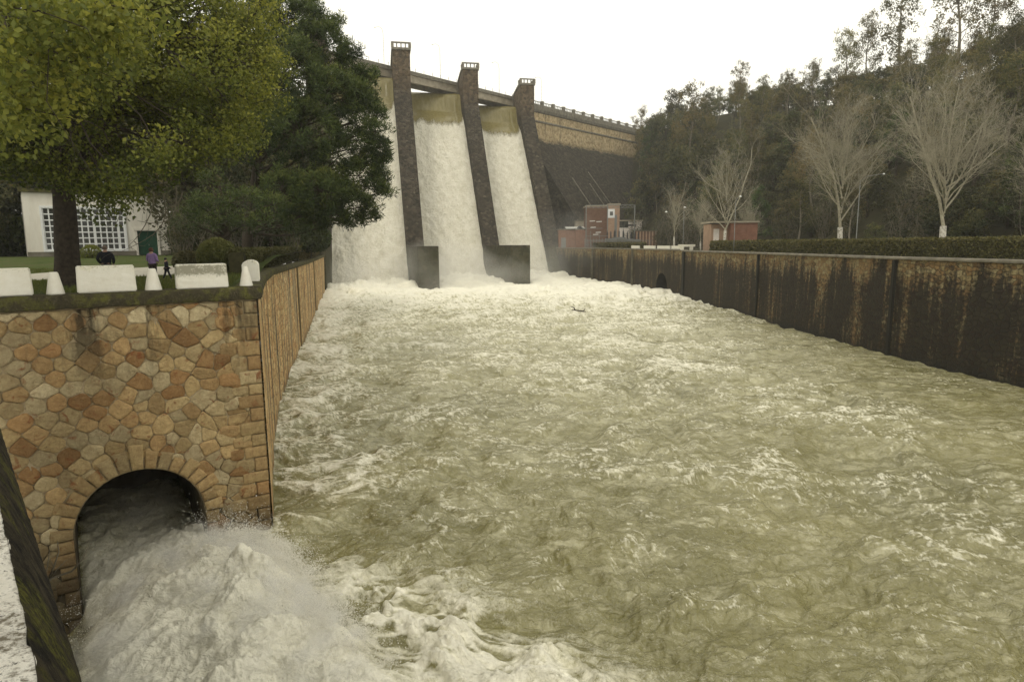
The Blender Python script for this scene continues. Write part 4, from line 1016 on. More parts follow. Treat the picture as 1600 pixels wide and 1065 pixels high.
# trees in front of the right end of the dam, softening its foot
for (px, Y, kd, s) in [(1000, 268, 'oak', 1.9), (1022, 262, 'oak', 1.9), (1048, 250, 'oak', 1.8), (1012, 290, 'pine', 1.7), (1035, 285, 'oak', 1.9), (1060, 235, 'oak', 1.9), (1085, 220, 'oak', 1.9), (1075, 250, 'euca', 1.9), (1110, 215, 'oak', 1.8),
                       (1000, 240, 'bush', 1.3), (1030, 225, 'bush', 1.3), (1050, 215, 'bush', 1.5), (1140, 200, 'oak', 1.5), (1100, 190, 'bush', 1.4), (1165, 185, 'euca', 1.3), (1200, 180, 'oak', 1.3), (1075, 200, 'bush', 1.3), (990, 262, 'bush', 1.5), (1020, 315, 'oak', 1.7), (1050, 320, 'oak', 1.7)]:
    x = (px-800)/1000*Y; z = max(10.2, float(gz_right(np.array(x), np.array(Y*1.))))
    plant(kd, x, Y, z-.4, s, {'oak': 'big hazy evergreen tree at the foot of the dam wall right end', 'pine': 'hazy tall pine at the foot of the dam wall right end', 'euca': 'hazy eucalyptus near the foot of the dam wall right end', 'bush': 'hazy leafless thicket behind the brick substation yard'}[kd], {'oak': 'evergreens at the dam right foot', 'pine': None, 'euca': 'eucalypts near the dam right foot', 'bush': 'thickets behind the substation'}[kd])
# dark wood behind the white house on the left bank
for k, (px, Y, kd, s) in enumerate([(-140, 92, 'pine', 1.8), (-70, 84, 'oak', 2.2), (-15, 88, 'oak', 2.3), (20, 96, 'pine', 2.1), (60, 92, 'oak', 2.4), (110, 100, 'pine', 2.0), (150, 96, 'oak', 2.4), (200, 98, 'oak', 2.3), (245, 94, 'pine', 2.1), (285, 86, 'oak', 2.2), (310, 80, 'pine', 1.7),
                                   (340, 84, 'oak', 2.2), (375, 88, 'pine', 1.9), (400, 92, 'oak', 2.3), (430, 98, 'oak', 2.3), (455, 104, 'pine', 1.8), (470, 112, 'oak', 2.0), (485, 124, 'oak', 2.0), (-40, 74, 'oak', 1.6), (0, 76, 'oak', 1.5), (300, 70, 'oak', 1.3), (350, 72, 'oak', 1.25), (395, 76, 'bush', 1.0), (430, 82, 'oak', 1.2), (455, 90, 'bush', 1.0), (-80, 70, 'pine', 1.5),
                                   (-25, 68, 'oak', 1.2), (292, 64, 'bush', .7), (330, 62, 'bush', .7), (370, 64, 'bush', .8)]):
    x = (px-800)/1000*Y; z = float(gz_left(np.array(x), np.array(Y*1.)))
    plant(kd, x, Y, z-.3, s, {'oak': 'dense dark evergreen tree in the wood behind the white house', 'pine': 'tall dark pine in the wood behind the white house', 'bush': 'dim twiggy thicket in the wood right of the white house'}[kd], {'oak': 'dark evergreens behind the white house', 'pine': 'dark pines behind the white house', 'bush': 'thickets right of the white house'}[kd])

# ---- bare pale trees on the right bank
def bare_tree(base, H, spread, label, seed, r0=.3, dens=1.0):
    rs = np.random.default_rng(seed); T = tag(empty('bare_tree', base), label, 'tree', 'bare pale trees behind the right bank hedge'); mb = MB(); b = np.asarray(base, float)
    tr = [b+np.array([0, 0, -.3]), b+np.array([0, 0, .3]), b+np.array([.03*H*rs.normal()*.3, 0, H*.19])]
    mb.tube(tr, [r0*1.25, r0, r0*.85], 10); child_fix(mb.build('trunk', M['palebark2'], None, True), T); mb = MB()
    def grow(p, d, L_, r, lev):
        seg = 5 if lev < 2 else 3; P_ = [p]; dd = d.copy(); c = p.copy()
        for k in range(seg):
            dd = dd+rs.normal(0, .11+.035*lev, 3)+np.array([0, 0, .10 if lev < 3 else .05]); dd /= np.linalg.norm(dd); c = c+dd*L_/seg; P_.append(c.copy())
        mb.tube(P_, [r*(1-.72*k/seg) for k in range(seg+1)], 6 if lev < 2 else 3, cap=False)
        if lev >= 4 or L_ < .35: return
        nch = [0, 11, 9, 5][lev] if lev > 0 else 0; nch = int(nch*dens*1.05) if lev > 0 else 0
        for k in range(nch):
            t = rs.uniform(.18, 1.0); j = t*seg; i0 = min(seg-1, int(j)); q = P_[i0]+(P_[i0+1]-P_[i0])*(j-i0)
            a = rs.uniform(.35, .75); ax = unit(rs.normal(size=(1, 3)))[0]; pr = ax-dd*ax.dot(dd); pr /= np.linalg.norm(pr)
            nd = dd*math.cos(a)+pr*math.sin(a); grow(q, nd, L_*rs.uniform(.34, .58)*(1.15-t*.35), max(.008, r*(1-.7*t)*.42), lev+1)
    top = tr[-1]; grow(top, np.array([.03, 0, 1.]), H*.80, r0*.52, 1)
    nm = 15
    for k in range(nm):
        a = 2*math.pi*k/nm*2.4+rs.uniform(-.3, .3); z = rs.uniform(0, .34)*H; el = rs.uniform(.6, 1.35); st = top+np.array([0, 0, z-.1])
        L_ = spread*rs.uniform(.8, 1.15)*(1-.25*z/H)*(1.05 if el < .8 else 1.25); grow(st, np.array([math.cos(a)*math.cos(el), math.sin(a)*math.cos(el), math.sin(el)]), L_, r0*rs.uniform(.19, .31), 1)
    child_fix(mb.build('crown', M['twig'], None, True), T); return T
def m_paletrunk():
    m = NM('whitewashed trunk', .9, .2); v = m.src(); n = m.noise(v, 5, 6, .7); m.col(m.ramp(n, [(.35, (.10, .085, .06)), (.5, (.42, .40, .34)), (.75, (.60, .57, .50))])); return m.m
M['palebark2'] = m_paletrunk(); M['twig'] = simple('pale twigs', (.31, .285, .21), .9, .3, 3, 0)
def bx(px, Y): return ((px-800)/1000*Y, Y, 10.2)
bare_tree(bx(1467, 66), 17.0, 7.0, 'largest bare pale tree with wide fan of branches, nearest on the right', 61, .34, 1.0)
bare_tree(bx(1309, 86), 19.0, 7.6, 'bare pale tree with upright fan of branches left of the largest one', 62, .36, 1.0)
bare_tree(bx(1129, 128), 21.5, 7.5, 'slim bare tree in front of the brick kiosk', 63, .32, .8)
bare_tree(bx(1052, 165), 17, 5.5, 'faint bare tree beside the street lamps far along the wall', 64, .25, .7)
bare_tree(bx(1093, 150), 10, 4.8, 'low bushy bare tree just left of the brick kiosk', 65, .2, .8)
bare_tree(bx(1640, 60), 11.5, 6.5, 'bare tree cut off by the right edge of the view', 66, .28, .9)
bare_tree(bx(1168, 140), 8, 4.5, 'low spreading bare tree over the kiosk roof', 67, .16, .8)

# ---- hedges
def hedge(path, w0, w1, z0, z1, label, seed, size0=.16, mat='hedge', dens=1.0, zb=None, round_=0):
    rs = np.random.default_rng(seed); T = tag(empty('hedge', (path[0][0], path[0][1], z0)), label, 'hedge'); C = []; S = []; tt = []
    mb = rough_strip([(p[0], p[1]) for p in path], w0+.12, w1-.12, z0-.2, z1-.1, 1.0, .04, seed); child_fix(mb.build('branches', M['hedgecore'], None), T)
    for i in range(len(path)-1):
        a = Vector((*path[i][:2], 0)); b = Vector((*path[i+1][:2], 0)); L_ = (b-a).length; d = (b-a)/L_; r = Vector((d.y, -d.x, 0)); Ym = (a.y+b.y)/2
        sz = max(size0, .0026*math.hypot(a.x, Ym)*1.15); n = int(L_*((z1-z0)*2+abs(w1-w0))*4.4/(sz*sz)*dens)
        n = min(n, 26000); t = rs.random(n); per = rs.random(n)*((z1-z0)*2+abs(w1-w0)); hh = z1-z0; ww = abs(w1-w0)
        z = np.where(per < hh, z0+per, np.where(per < hh+ww, z1, z0+per-hh-ww)); u = np.where(per < hh, w0, np.where(per < hh+ww, min(w0, w1)+per-hh, w1))
        X = a.x+d.x*t*L_+r.x*u; Y = a.y+d.y*t*L_+r.y*u
        P_ = np.stack([X, Y, z], -1)+rs.normal(0, .07, (n, 3))+.10*np.stack([gn(X*.9, Y*.9+z, 3), gn(X*.9, Y*.9-z, 4), .8*gn(X*.6, Y*.6, 5)], -1)
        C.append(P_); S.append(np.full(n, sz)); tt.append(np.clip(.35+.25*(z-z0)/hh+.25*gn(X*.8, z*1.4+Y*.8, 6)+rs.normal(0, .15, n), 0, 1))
    C = np.concatenate(C); S = np.concatenate(S); tt = np.concatenate(tt); n = len(C); D = unit(rs.normal(size=(n, 3))); Q = unit(np.cross(D, rs.normal(size=(n, 3)))); S = S*rs.uniform(.6, 1.3, n)
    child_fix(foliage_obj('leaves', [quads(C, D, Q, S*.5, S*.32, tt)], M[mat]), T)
M['hedgecore'] = simple('hedge wood', (.05, .046, .020), .95, .3, 4, 0)
hedge([(-15.9, 38.5), (-18.6, 46.6), (-21.0, 55), (-26.5, 76), (-31.6, 95.4)], -1.0, .1, 10.2, 11.72, 'brownish clipped hedge running along the top of the left river wall', 71)
hedge([(-32.0, 97), (-41.5, 135), (-52.5, 178)], -1.2, .1, 9.8, 11.95, 'far darker end of the left hedge beside the leftmost dam pier', 72)
hp = [(39.2, 131), (40.6, 100), (41.4, 68), (43.3, 50.6), (45, 38), (47.3, 24)]
hedge(hp, -2.4, -1.0, 10.1, 12.12, 'long dark clipped hedge behind the right bank river wall', 73, .17)
hedge([(27.6, 222), (33.6, 196), (36.4, 181)], -1.6, -.4, 10.2, 12.0, 'short dark hedge on the wall in front of the substation yard', 74, .3)
# clipped round bush and low shrubs
def bush(c, r, label, mat='hedge', name='round_bush', seed=1, n=9000, size=.11, flat=1.0, cat='bush', group=None):
    rs = np.random.default_rng(seed); T = tag(empty(name, (c[0], c[1], c[2]-r*flat)), label, cat, group); d = unit(rs.normal(size=(n, 3))); k = rs.uniform(.86, 1.03, n)*(1+.07*gn(d[:, 0]*3, d[:, 1]*3+d[:, 2]*2, seed))
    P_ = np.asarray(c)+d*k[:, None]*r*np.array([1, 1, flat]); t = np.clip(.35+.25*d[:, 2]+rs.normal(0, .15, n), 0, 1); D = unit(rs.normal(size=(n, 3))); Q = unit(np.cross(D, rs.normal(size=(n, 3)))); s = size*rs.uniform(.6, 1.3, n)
    child_fix(foliage_obj('leaves', [quads(P_, D, Q, s*.5, s*.32, t)], M[mat]), T); mb = MB(); mb.tube([(c[0], c[1], c[2]-r*flat-.3), (c[0], c[1], c[2])], [.1, .06], 6)
    for _ in range(26):
        e = unit(rs.normal(size=(1, 3)))[0]*r*.8*np.array([1, 1, flat]); mb.tube([(c[0], c[1], c[2]-r*flat*.5), tuple(np.asarray(c)+e)], [.05, .02], 4, cap=False)
    child_fix(mb.build('stems', M['hedgecore'], None), T)
bush(at(340, 402, 39), 1.13, 'dome shaped clipped green bush at the near end of the left hedge', 'hedge', 'round_bush', 81, 20000, .12)
for k_, (px, Y, r_) in enumerate([(-75, 74, 2.8), (-45, 76, 3.2), (-12, 75, 3.0), (18, 77, 3.2), (36, 80, 3.0), (278, 78, 3.0), (300, 76, 2.6), (325, 78, 3.0), (352, 80, 3.0), (380, 84, 3.2), (408, 88, 3.0), (434, 94, 3.2), (458, 102, 3.2), (478, 112, 3.4), (496, 124, 3.2)]):
    x = (px-800)/1000*Y; bush((x, Y, float(gz_left(np.array(x), np.array(Y*1.)))+r_*.75), r_, 'dim dark undergrowth bush at the edge of the wood '+('left' if px < 100 else 'right')+' of the white house', 'pine', 'undergrowth_bush', 90+k_, 2600, .55, .85, 'bush', 'undergrowth '+('left' if px < 100 else 'right')+' of the white house')
bush(at(292, 408, 44), .9, 'loose grey green shrub right of the white house door', 'oak', 'shrub', 82, 3500, .16, .8)
bush(at(318, 405, 48), .9, 'dark shrub between the house and the clipped dome bush', 'oak', 'shrub', 83, 3500, .16, .8)
bush(at(143, 398, 58), .9, 'small green shrub against the big window of the white house', 'leaf', 'shrub', 84, 2200, .14, 1.0)
0 and bush(at(378, 425, 31), .5, 'mossy low shrub behind the round topped white block', 'hedge', 'shrub', 85, 2500, .08, .8)
# ------------------------------------------------------------------ white house
HA = at(45.5, 405, 66); HB = at(267, 396, 74)
HA = Vector((HA.x, HA.y, 11.05)); HB = Vector((HB.x, HB.y, 11.05)); HU = (HB-HA).normalized(); HN = Vector((HU.y, -HU.x, 0)); HW = (HB-HA).length; HH = 6.55
HO = tag(empty('white_house', HA), 'small white flat roofed house with a big barred window and a green door', 'house')
def hp_(u, o, z): q = HA+HU*u+HN*o; return (q.x, q.y, 11.05+z)
def hbox(m_, u0, u1, o0, o1, z0, z1): m_.hexa([hp_(u0, o1, z0), hp_(u1, o1, z0), hp_(u1, o0, z0), hp_(u0, o0, z0), hp_(u0, o1, z1), hp_(u1, o1, z1), hp_(u1, o0, z1), hp_(u0, o0, z1)])
def hput(o, par=None):
    if par is None: child_fix(o, HO)
    else: o.parent = par; o.matrix_parent_inverse = par.matrix_basis.inverted() @ Matrix.Identity(4)
    return o
wu0, wu1, wz0, wz1 = HW*.115, HW*.665, .75, 5.0; du0, du1, dz1 = HW*.755, HW*.905, 2.75
mb = MB()
hbox(mb, 0, wu0, -8, 0, -.3, HH); hbox(mb, wu0, wu1, -8, 0, wz1, HH); hbox(mb, wu0, wu1, -8, 0, -.3, wz0); hbox(mb, wu1, du0, -8, 0, -.3, HH); hbox(mb, du0, du1, -8, 0, dz1, HH); hbox(mb, du1, HW, -8, 0, -.3, HH); hbox(mb, wu0, wu1, -8, -.6, wz0, wz1); hbox(mb, du0, du1, -8, -.35, 0, dz1)
hput(mb.build('wall', M['plaster']))
mb = MB(); hbox(mb, -.25, HW+.25, -8.2, .3, HH, HH+.35); hput(mb.build('roof', M['coping']))
mb = MB(); hbox(mb, -.05, du0-.1, 0, .08, -.3, .55); hbox(mb, du1+.1, HW+.05, 0, .08, -.3, .55); hput(mb.build('plinth', M['lwallstone'] if 'lwallstone' in M else M['dconcrete']))
mb = MB()
for a, b, c, d in ((wu0-.2, wu1+.2, wz1, wz1+.22), (wu0-.2, wu1+.2, wz0-.2, wz0), (wu0-.2, wu0, wz0, wz1), (wu1, wu1+.2, wz0, wz1)): hbox(mb, a, b, .003, .14, c, d)
wf = hput(mb.build('window', M['winwhite']))
mb = MB(); nC, nR = 13, 7
for k in range(nC+1): u = wu0+(wu1-wu0)*k/nC; w_ = .12 if k % 4 == 0 else .06; hbox(mb, u-w_, u+w_, -.14, .0, wz0, wz1)
for k in range(nR+1): z = wz0+(wz1-wz0)*k/nR; hbox(mb, wu0, wu1, -.13, .012, z-.06, z+.06)
hput(mb.build('frame', M['winwhite']), wf)
mb = MB(); hbox(mb, wu0, wu1, -.5, -.25, wz0, wz1); hput(mb.build('pane', M['glass']), wf)
mb = MB(); hbox(mb, du0, du1, -.34, -.16, .02, dz1-.02)
for k in range(2):
    for j in range(3): hbox(mb, du0+.18+k*(du1-du0)/2, du0+(k+1)*(du1-du0)/2-.16, -.16, -.13, .2+j*.86, .9+j*.86)
dr_ = hput(mb.build('door', M['green']))
mb = MB(); hbox(mb, du0-.22, du0, .0, .12, 0, dz1); hbox(mb, du1, du1+.22, 0, .12, 0, dz1); hbox(mb, du0-.3, du1+.3, 0, .2, dz1, dz1+.28); hput(mb.build('frame', M['plaster']), dr_)
mb = MB(); hbox(mb, (du0+du1)/2+.08, (du0+du1)/2+.14, -.13, -.05, 1.1, 1.3); hput(mb.build('handle', M['metal']), dr_)
# bare drooping bough in front of the house wall (belongs to the broadleaf tree)
rs = np.random.default_rng(4); mb = MB(); bt = bpy.data.objects['broadleaf_tree']
def twig(a, b, r, n=8, l=1.0):
    P_ = limb(mb, a, b, r, r*.25, rs, seg=7, bend=.1, sides=5)
    for _ in range(n): p = P_[rs.integers(1, 8)]; e = p+np.array([rs.normal(0, .5)*l, rs.normal(0, .3)*l, -abs(rs.normal(.5, .4))*l]); Q_ = limb(mb, p, e, r*.3, .004, rs, seg=4, bend=.15, sides=3); 
    return P_
for a, b in (((262, 285, 30), (172, 372, 30)), ((255, 300, 30.5), (185, 395, 30)), ((275, 290, 31), (215, 345, 31)), ((240, 300, 29), (200, 385, 29)), ((285, 300, 30), (240, 335, 30))): twig(tuple(at(*a)), tuple(at(*b)), .035)
o = mb.build('hanging_boughs', M['palebark'], None, True); child_fix(o, bt)

# ------------------------------------------------------------------ white blocks and cones on the coping
def s_of(px, py): p = gp(px, py, 10.42); return (p.x-CN[0])*LD[0]+(p.y-CN[1])*LD[1]
def m_lichen():
    m = NM('weathered white block', .85, .25); v = m.src(); n = m.noise(v, 3, 8, .7); n2 = m.noise(v, 14, 8, .75); g = m.n('SeparateXYZ'); m.L(v, g.inputs[0])
    c = m.mix(m.rng(n, .35, .7), (.70, .67, .57), (.78, .76, .68)); edge = m.rng(g.outputs[2], .62, .9, 0, .12)
    c = m.mix(m.rng(m.math('ADD', n2, edge), .64, .76), c, (.20, .19, .10)); c = m.mix(m.rng(m.math('ADD', n, edge), .62, .74, 0, .45), c, (.50, .46, .26))
    m.col(c); m.bump(n2, .012); return m.m
M['lichen'] = m_lichen()
def m_lichen2():
    m = NM('blotched white block', .85, .25); v = m.src(); n = m.noise(v, 3.2, 8, .72); n2 = m.noise(v, 20, 8, .8); g = m.n('SeparateXYZ'); m.L(v, g.inputs[0])
    c = m.mix(m.rng(n, .35, .7), (.68, .65, .55), (.78, .76, .68)); band = m.math('MULTIPLY', m.rng(g.outputs[2], .35, .6, 0, .2), m.rng(g.outputs[2], .95, .85, 0, 1))
    c = m.mix(m.rng(m.math('ADD', m.math('MULTIPLY', m.math('ADD', n2, n), .5), band), .58, .68, 0, .8), c, (.17, .16, .10)); m.col(c); m.bump(n2, .012); return m.m
M['lichen2'] = m_lichen2()
def block(s0, s1, h, label, mat='lichen', o0=-.52, o1=-.02, seed=0):
    sm = (s0+s1)/2; base = wall_pt(sm, 10.41, (o0+o1)/2); rz = math.atan2(-LD[1], -LD[0]); rr_ = random.Random(seed)
    me = bpy.data.meshes.new('parapet_block'); bm = bmesh.new(); bmesh.ops.create_cube(bm, size=1)
    for v in bm.verts:
        v.co.x *= abs(s1-s0)-(.06 if v.co.z > 0 else 0); v.co.y *= (o1-o0)-(.08 if v.co.z > 0 else 0); v.co.z = (v.co.z+.5)*h
    bmesh.ops.bevel(bm, geom=[e for e in bm.edges], offset=.035, segments=2, affect='EDGES')
    bmesh.ops.subdivide_edges(bm, edges=[e for e in bm.edges if e.calc_length() > .3], cuts=6, use_grid_fill=True)
    for v in bm.verts: v.co += Vector((rr_.uniform(-1, 1), rr_.uniform(-1, 1), rr_.uniform(-1, 1)*(v.co.z > .05)))*.006
    bm.to_mesh(me); bm.free(); me.materials.append(M[mat]); o = bpy.data.objects.new('parapet_block', me); COL.objects.link(o); o.location = base; o.rotation_euler = (0, 0, rz)
    return tag(o, label, 'block', 'whitewashed blocks on the wall coping')
block(s_of(50, 463), s_of(50, 463)+2.3, .93, 'whitewashed stone block on the coping cut off by the left edge', seed=1)
block(s_of(215, 454.6), s_of(121, 459.8), .95, 'long clean whitewashed block on the coping between the two cones, before the tree trunk', seed=2)
block(s_of(359, 448.5), s_of(277, 451.7), .93, 'whitewashed block with dark blotchy stains on the coping right of the cone', 'lichen2', seed=3)
def cone(s, r0, r1, h, label, o=-.32, zz=10.41):
    b = wall_pt(s, zz, o); mb = MB(); mb.lathe((0, 0, 0), [(r0+.01, -.02), (r0, .04), (r0*.62+r1*.38, h*.4), (r1, h-.05), (r1-.03, h)], 24)
    o_ = mb.build('bollard', M['lichen'], None, True); o_.location = b; o_.rotation_euler = (0, 0, s); return tag(o_, label, 'bollard', 'white cone bollards on the wall coping')
cone(s_of(86, 461), .27, .14, .76, 'white truncated cone bollard left of the tree trunk')
cone(s_of(243, 454), .285, .135, .80, 'white truncated cone bollard below the person in lilac')
cone(s_of(384, 446), .25, .10, .80, 'white cone bollard leaning against the round topped end block', -.42)
# round topped end block seen end-on, on the river side coping
c0 = gp(389, 440, 10.42); mb = MB(); V = []; n = 9
prof = [(-.36, 0), (.36, 0), (.36, .74), (.30, .86), (.15, .94), (0, .965), (-.15, .94), (-.30, .86), (-.36, .74)]
V = [(x, y, z) for y in (-.0, 2.0) for x, z in prof]; mb.add(V, [(k, (k+1) % n, n+(k+1) % n, n+k) for k in range(n)]+[tuple(reversed(range(n))), tuple(range(n, 2*n))])
o = mb.build('parapet_block', M['lichen'], None, False, .03); o.location = (c0.x+.02, c0.y+.2, 10.41); o.rotation_euler = (0, 0, .36); tag(o, 'round topped whitewashed block seen end on at the wall corner', 'block', 'whitewashed blocks on the wall coping')

# ------------------------------------------------------------------ people
def skin_obj(name, verts, edges, radii, mat, parent, levels=2, root=0):
    me = bpy.data.meshes.new(name); me.from_pydata([tuple(v) for v in verts], edges, []); o = bpy.data.objects.new(name, me); COL.objects.link(o); o.parent = parent
    m = o.modifiers.new('skin', 'SKIN'); m.use_smooth_shade = True
    for i, r in enumerate(radii): sv = me.skin_vertices[0].data[i]; sv.radius = (r, r) if not isinstance(r, tuple) else r; sv.use_root = (i == root)
    s_ = o.modifiers.new('sub', 'SUBSURF'); s_.levels = levels; s_.render_levels = levels; me.materials.append(mat); return o
M['skin'] = simple('skin', (.46, .28, .20), .6, .1, 5, 0); M['jacket_black'] = simple('black jacket cloth', (.012, .013, .02), .85, .3, 8, .004); M['lilac'] = simple('lilac knitted cloth', (.27, .18, .36), .9, .18, 12, .006)
M['trousers'] = simple('dark brown trousers', (.035, .026, .022), .9, .3, 6, .004); M['hair_grey'] = simple('grey brown hair', (.16, .12, .09), .8, .3, 20, .004); M['hair_brown'] = simple('reddish brown hair', (.09, .04, .025), .8, .3, 20, .004)
M['shoe'] = simple('dark shoes', (.015, .013, .012), .6, .2, 5, 0)
def person(loc, H, rz, jacket, trousers, hair, label, bulk=1.0, stride=0., arms='down', hairlen=.0):
    T = tag(empty('person', loc, rz), label, 'person'); k = H/1.75
    def v(x, y, z): return (x*k*(bulk if z > .85 and z < 1.5 else 1), y*k, z*k)
    st = stride
    LF, LB = st*.28, -st*.28
    J = [v(0, 0, .95), v(0, 0, 1.12), v(0, .01, 1.32), v(0, 0, 1.46), v(0, -.01, 1.54), v(0, -.01, 1.63), v(0, -.01, 1.71)]      # pelvis..head
    R = [.135, .12, .15, .085, .055, .082, .07]
    E = [(0, 1), (1, 2), (2, 3), (3, 4), (4, 5), (5, 6)]
    for s in (-1, 1):
        y = LF if s > 0 else LB; b = len(J)
        J += [v(s*.10, 0, .88), v(s*.105, y*.45+.02*abs(st), .48), v(s*.11, y, .09), v(s*.12, y-.0+.14, .035)]; R += [.092, .062, .045, .038]; E += [(0, b), (b, b+1), (b+1, b+2), (b+2, b+3)]
    hands = []
    for s in (-1, 1):
        b = len(J)
        if arms == 'pockets': pts = [v(s*.19, 0, 1.40), v(s*.27, -.04, 1.15), v(s*.20, .10, .95)]
        elif arms == 'front': pts = [v(s*.185, 0, 1.40), v(s*.23, .0, 1.14), v(s*.17, .20, 1.08)]
        else: pts = [v(s*.17, 0, 1.40), v(s*.22, -s*.1*st, 1.13), v(s*.24, s*.18*st+.05, .90)]
        J += pts; R += [.058, .044, .03]; E += [(3, b), (b, b+1), (b+1, b+2)]; hands.append((Vector(pts[2]), (Vector(pts[2])-Vector(pts[1])).normalized(), s))
        for f in range(4):      # palm and fingers
            d = hands[-1][1]; sd = d.cross(Vector((0, 1, 0))).normalized() if abs(d.y) < .9 else Vector((1, 0, 0)); c0_ = len(J); p = Vector(pts[2])+d*.045*k+sd*(f-1.5)*.018*k
            J += [tuple(p), tuple(p+d*.05*k), tuple(p+d*(.075+.008*(1 if f in (1, 2) else 0))*k+Vector((0, .02, 0))*k)]; R += [.0105, .009, .007]; E += [(b+2, c0_), (c0_, c0_+1), (c0_+1, c0_+2)]
        c0_ = len(J); p = Vector(pts[2])+hands[-1][1]*.02*k+Vector((-s*.028*k, .012*k, 0)); J += [tuple(p), tuple(p+hands[-1][1]*.04*k+Vector((-s*.01*k, .012*k, 0)))]; R += [.011, .008]; E += [(b+2, c0_), (c0_, c0_+1)]
    skin_obj('body', J, E, [r*k for r in R], M['skin'], T)
    # jacket over torso and arms
    JV = [v(0, 0, .90), v(0, 0, 1.12), v(0, .01, 1.33), v(0, 0, 1.47)]; JR = [(.20, .15), (.185, .14), (.205, .145), (.10, .09)]; JE = [(0, 1), (1, 2), (2, 3)]
    for i_, s in enumerate((-1, 1)):
        b = len(JV); base = [j for j in J]; o_ = 7+8+i_*(3+12+2); JV += J[o_:o_+3]; JR += [.082, .066, .052]; JE += [(3, b), (b, b+1), (b+1, b+2)]
    skin_obj('jacket', JV, JE, [(r[0]*k*bulk, r[1]*k) if isinstance(r, tuple) else r*k*(bulk*.5+.5) for r in JR], M[jacket], T)
    TV = [v(0, 0, .95)]; TR = [(.16, .125)]; TE = []
    for i_ in range(2): b = len(TV); TV += J[7+i_*4:7+i_*4+3]; TR += [.112, .078, .062]; TE += [(0, b), (b, b+1), (b+1, b+2)]
    skin_obj('trousers', TV, TE, [(r[0]*k, r[1]*k) if isinstance(r, tuple) else r*k for r in TR], M[trousers], T)
    mb = MB()
    for i_ in range(2):
        a = Vector(J[9+i_*4]); b_ = Vector(J[10+i_*4]); mb.tube([a+Vector((0, -.04*k, -.045*k)), a+Vector((0, .03*k, -.04*k)), b_+Vector((0, .02*k, 0))], [.035*k, .05*k, .035*k], 10)
    mb.build('shoes', M['shoe'], T, True)
    hd = Vector(v(0, -.01, 1.665)); me = bpy.data.meshes.new('hair'); bm = bmesh.new(); bmesh.ops.create_icosphere(bm, subdivisions=3, radius=.112*k)
    for p in list(bm.verts):
        if p.co.y > .045*k and p.co.z < .05*k: p.co.y = .045*k
        if p.co.z < -(.06+hairlen)*k: p.co.z = -(.06+hairlen)*k
        p.co += p.co.normalized()*.01*k*math.sin(p.co.x*90+p.co.z*70); p.co.z *= 1.08
    bm.to_mesh(me); bm.free(); me.polygons.foreach_set('use_smooth', [True]*len(me.polygons)); me.materials.append(M[hair]); h_ = bpy.data.objects.new('hair', me); COL.objects.link(h_); h_.parent = T; h_.location = hd
    # nose and ears
    mb = MB(); mb.tube([hd+Vector((0, .085*k, .0)), hd+Vector((0, .115*k, -.03*k))], [.010*k, .016*k], 6)
    for s in (-1, 1): mb.tube([hd+Vector((s*.088*k, 0, -.03*k)), hd+Vector((s*.104*k, -.012*k, .0))], [.018*k, .02*k], 6)
    mb.build('face', M['skin'], T, True); return T
def gfoot(px, Y): x = (px-800)/1000*Y; x = at(px, 400, Y).x; return (x, Y, float(gz_left(np.array(x), np.array(Y*1.)))+.02)
person(gfoot(165, 29.5), 1.74, R_(8), 'jacket_black', 'jacket_black', 'hair_grey', 'person in a bulky black jacket seen from behind, hands in pockets, behind long white block', 1.3, 0, 'pockets')
person(gfoot(237, 30.5), 1.63, R_(-6), 'lilac', 'trousers', 'hair_brown', 'person in a lilac jacket and dark trousers seen from behind near the green door', 1.12, .2, 'front', .03)
person(gfoot(258.5, 33), 1.12, R_(-40), 'jacket_black', 'jacket_black', 'jacket_black', 'small child dressed all in black walking beside the person in lilac', 1.0, 1.0, 'down')

# ------------------------------------------------------------------ substation yard (far right bank)
def solid(px0, px1, ytop, Y, depth, z0=10.1, skew=.0):
    a = at(px0, ytop, Y); b = at(px1, ytop, Y); return a.x, b.x, (a.z+b.z)/2, Y, depth, z0
def bbox(m_, x0, x1, y0, y1, z0, z1): m_.hexa([(x0, y0, z0), (x1, y0, z0), (x1, y1, z0), (x0, y1, z0), (x0, y0, z1), (x1, y0, z1), (x1, y1, z1), (x0, y1, z1)])
Y = 236
T = tag(empty('brick_tower', (at(941, 380, Y).x, Y, 10.1)), 'tall dark red brick switch house with a pale brick stair shaft', 'building')
x0, x1, zt = at(917, 325, Y).x, at(950, 325, Y).x, at(930, 323, Y).z; x2 = at(967.5, 325, Y).x
mb = MB(); bbox(mb, x0, x1, Y, Y+9, 10, zt); child_fix(mb.build('wall', M['brickdark']), T)
mb = MB(); bbox(mb, x1+.003, x2, Y-1.2, Y+7, 10, zt+.5)
sh_ = mb.build('stair_shaft', M['brickpale']); child_fix(sh_, T)
mb = MB(); bbox(mb, x0-.3, x1, Y-.3, Y+9.3, zt, zt+.5); bbox(mb, x1, x2+.3, Y-1.5, Y+7.3, zt+.5, zt+1.0); child_fix(mb.build('roof', M['concrete']), T)
mb = MB(); xw = at(954.5, 330, Y).x; zw = at(954, 333.5, Y).z; bbox(mb, xw-1.2, xw+1.2, Y-1.32, Y-1.2, zw-1.6, zw+1.5); wn_ = mb.build('window', M['winwhite']); child_fix(wn_, T)
mb = MB(); bbox(mb, xw-.55, xw+.55, Y-1.36, Y-1.32, zw-.8, zw+.6); o = mb.build('pane', M['glass']); child_fix(o, T)
mb = MB(); xm = (x1+x2)/2; bbox(mb, xm+.2, xm+1.1, Y-1.26, Y-1.2, 12, zt-3); child_fix(mb.build('glass_strip', M['metal']), T)
T = tag(empty('brick_shed', (at(893, 380, 240).x, 240, 10.1)), 'low orange red brick shed with pale corrugated roof left of the brick tower', 'building'); Y = 240
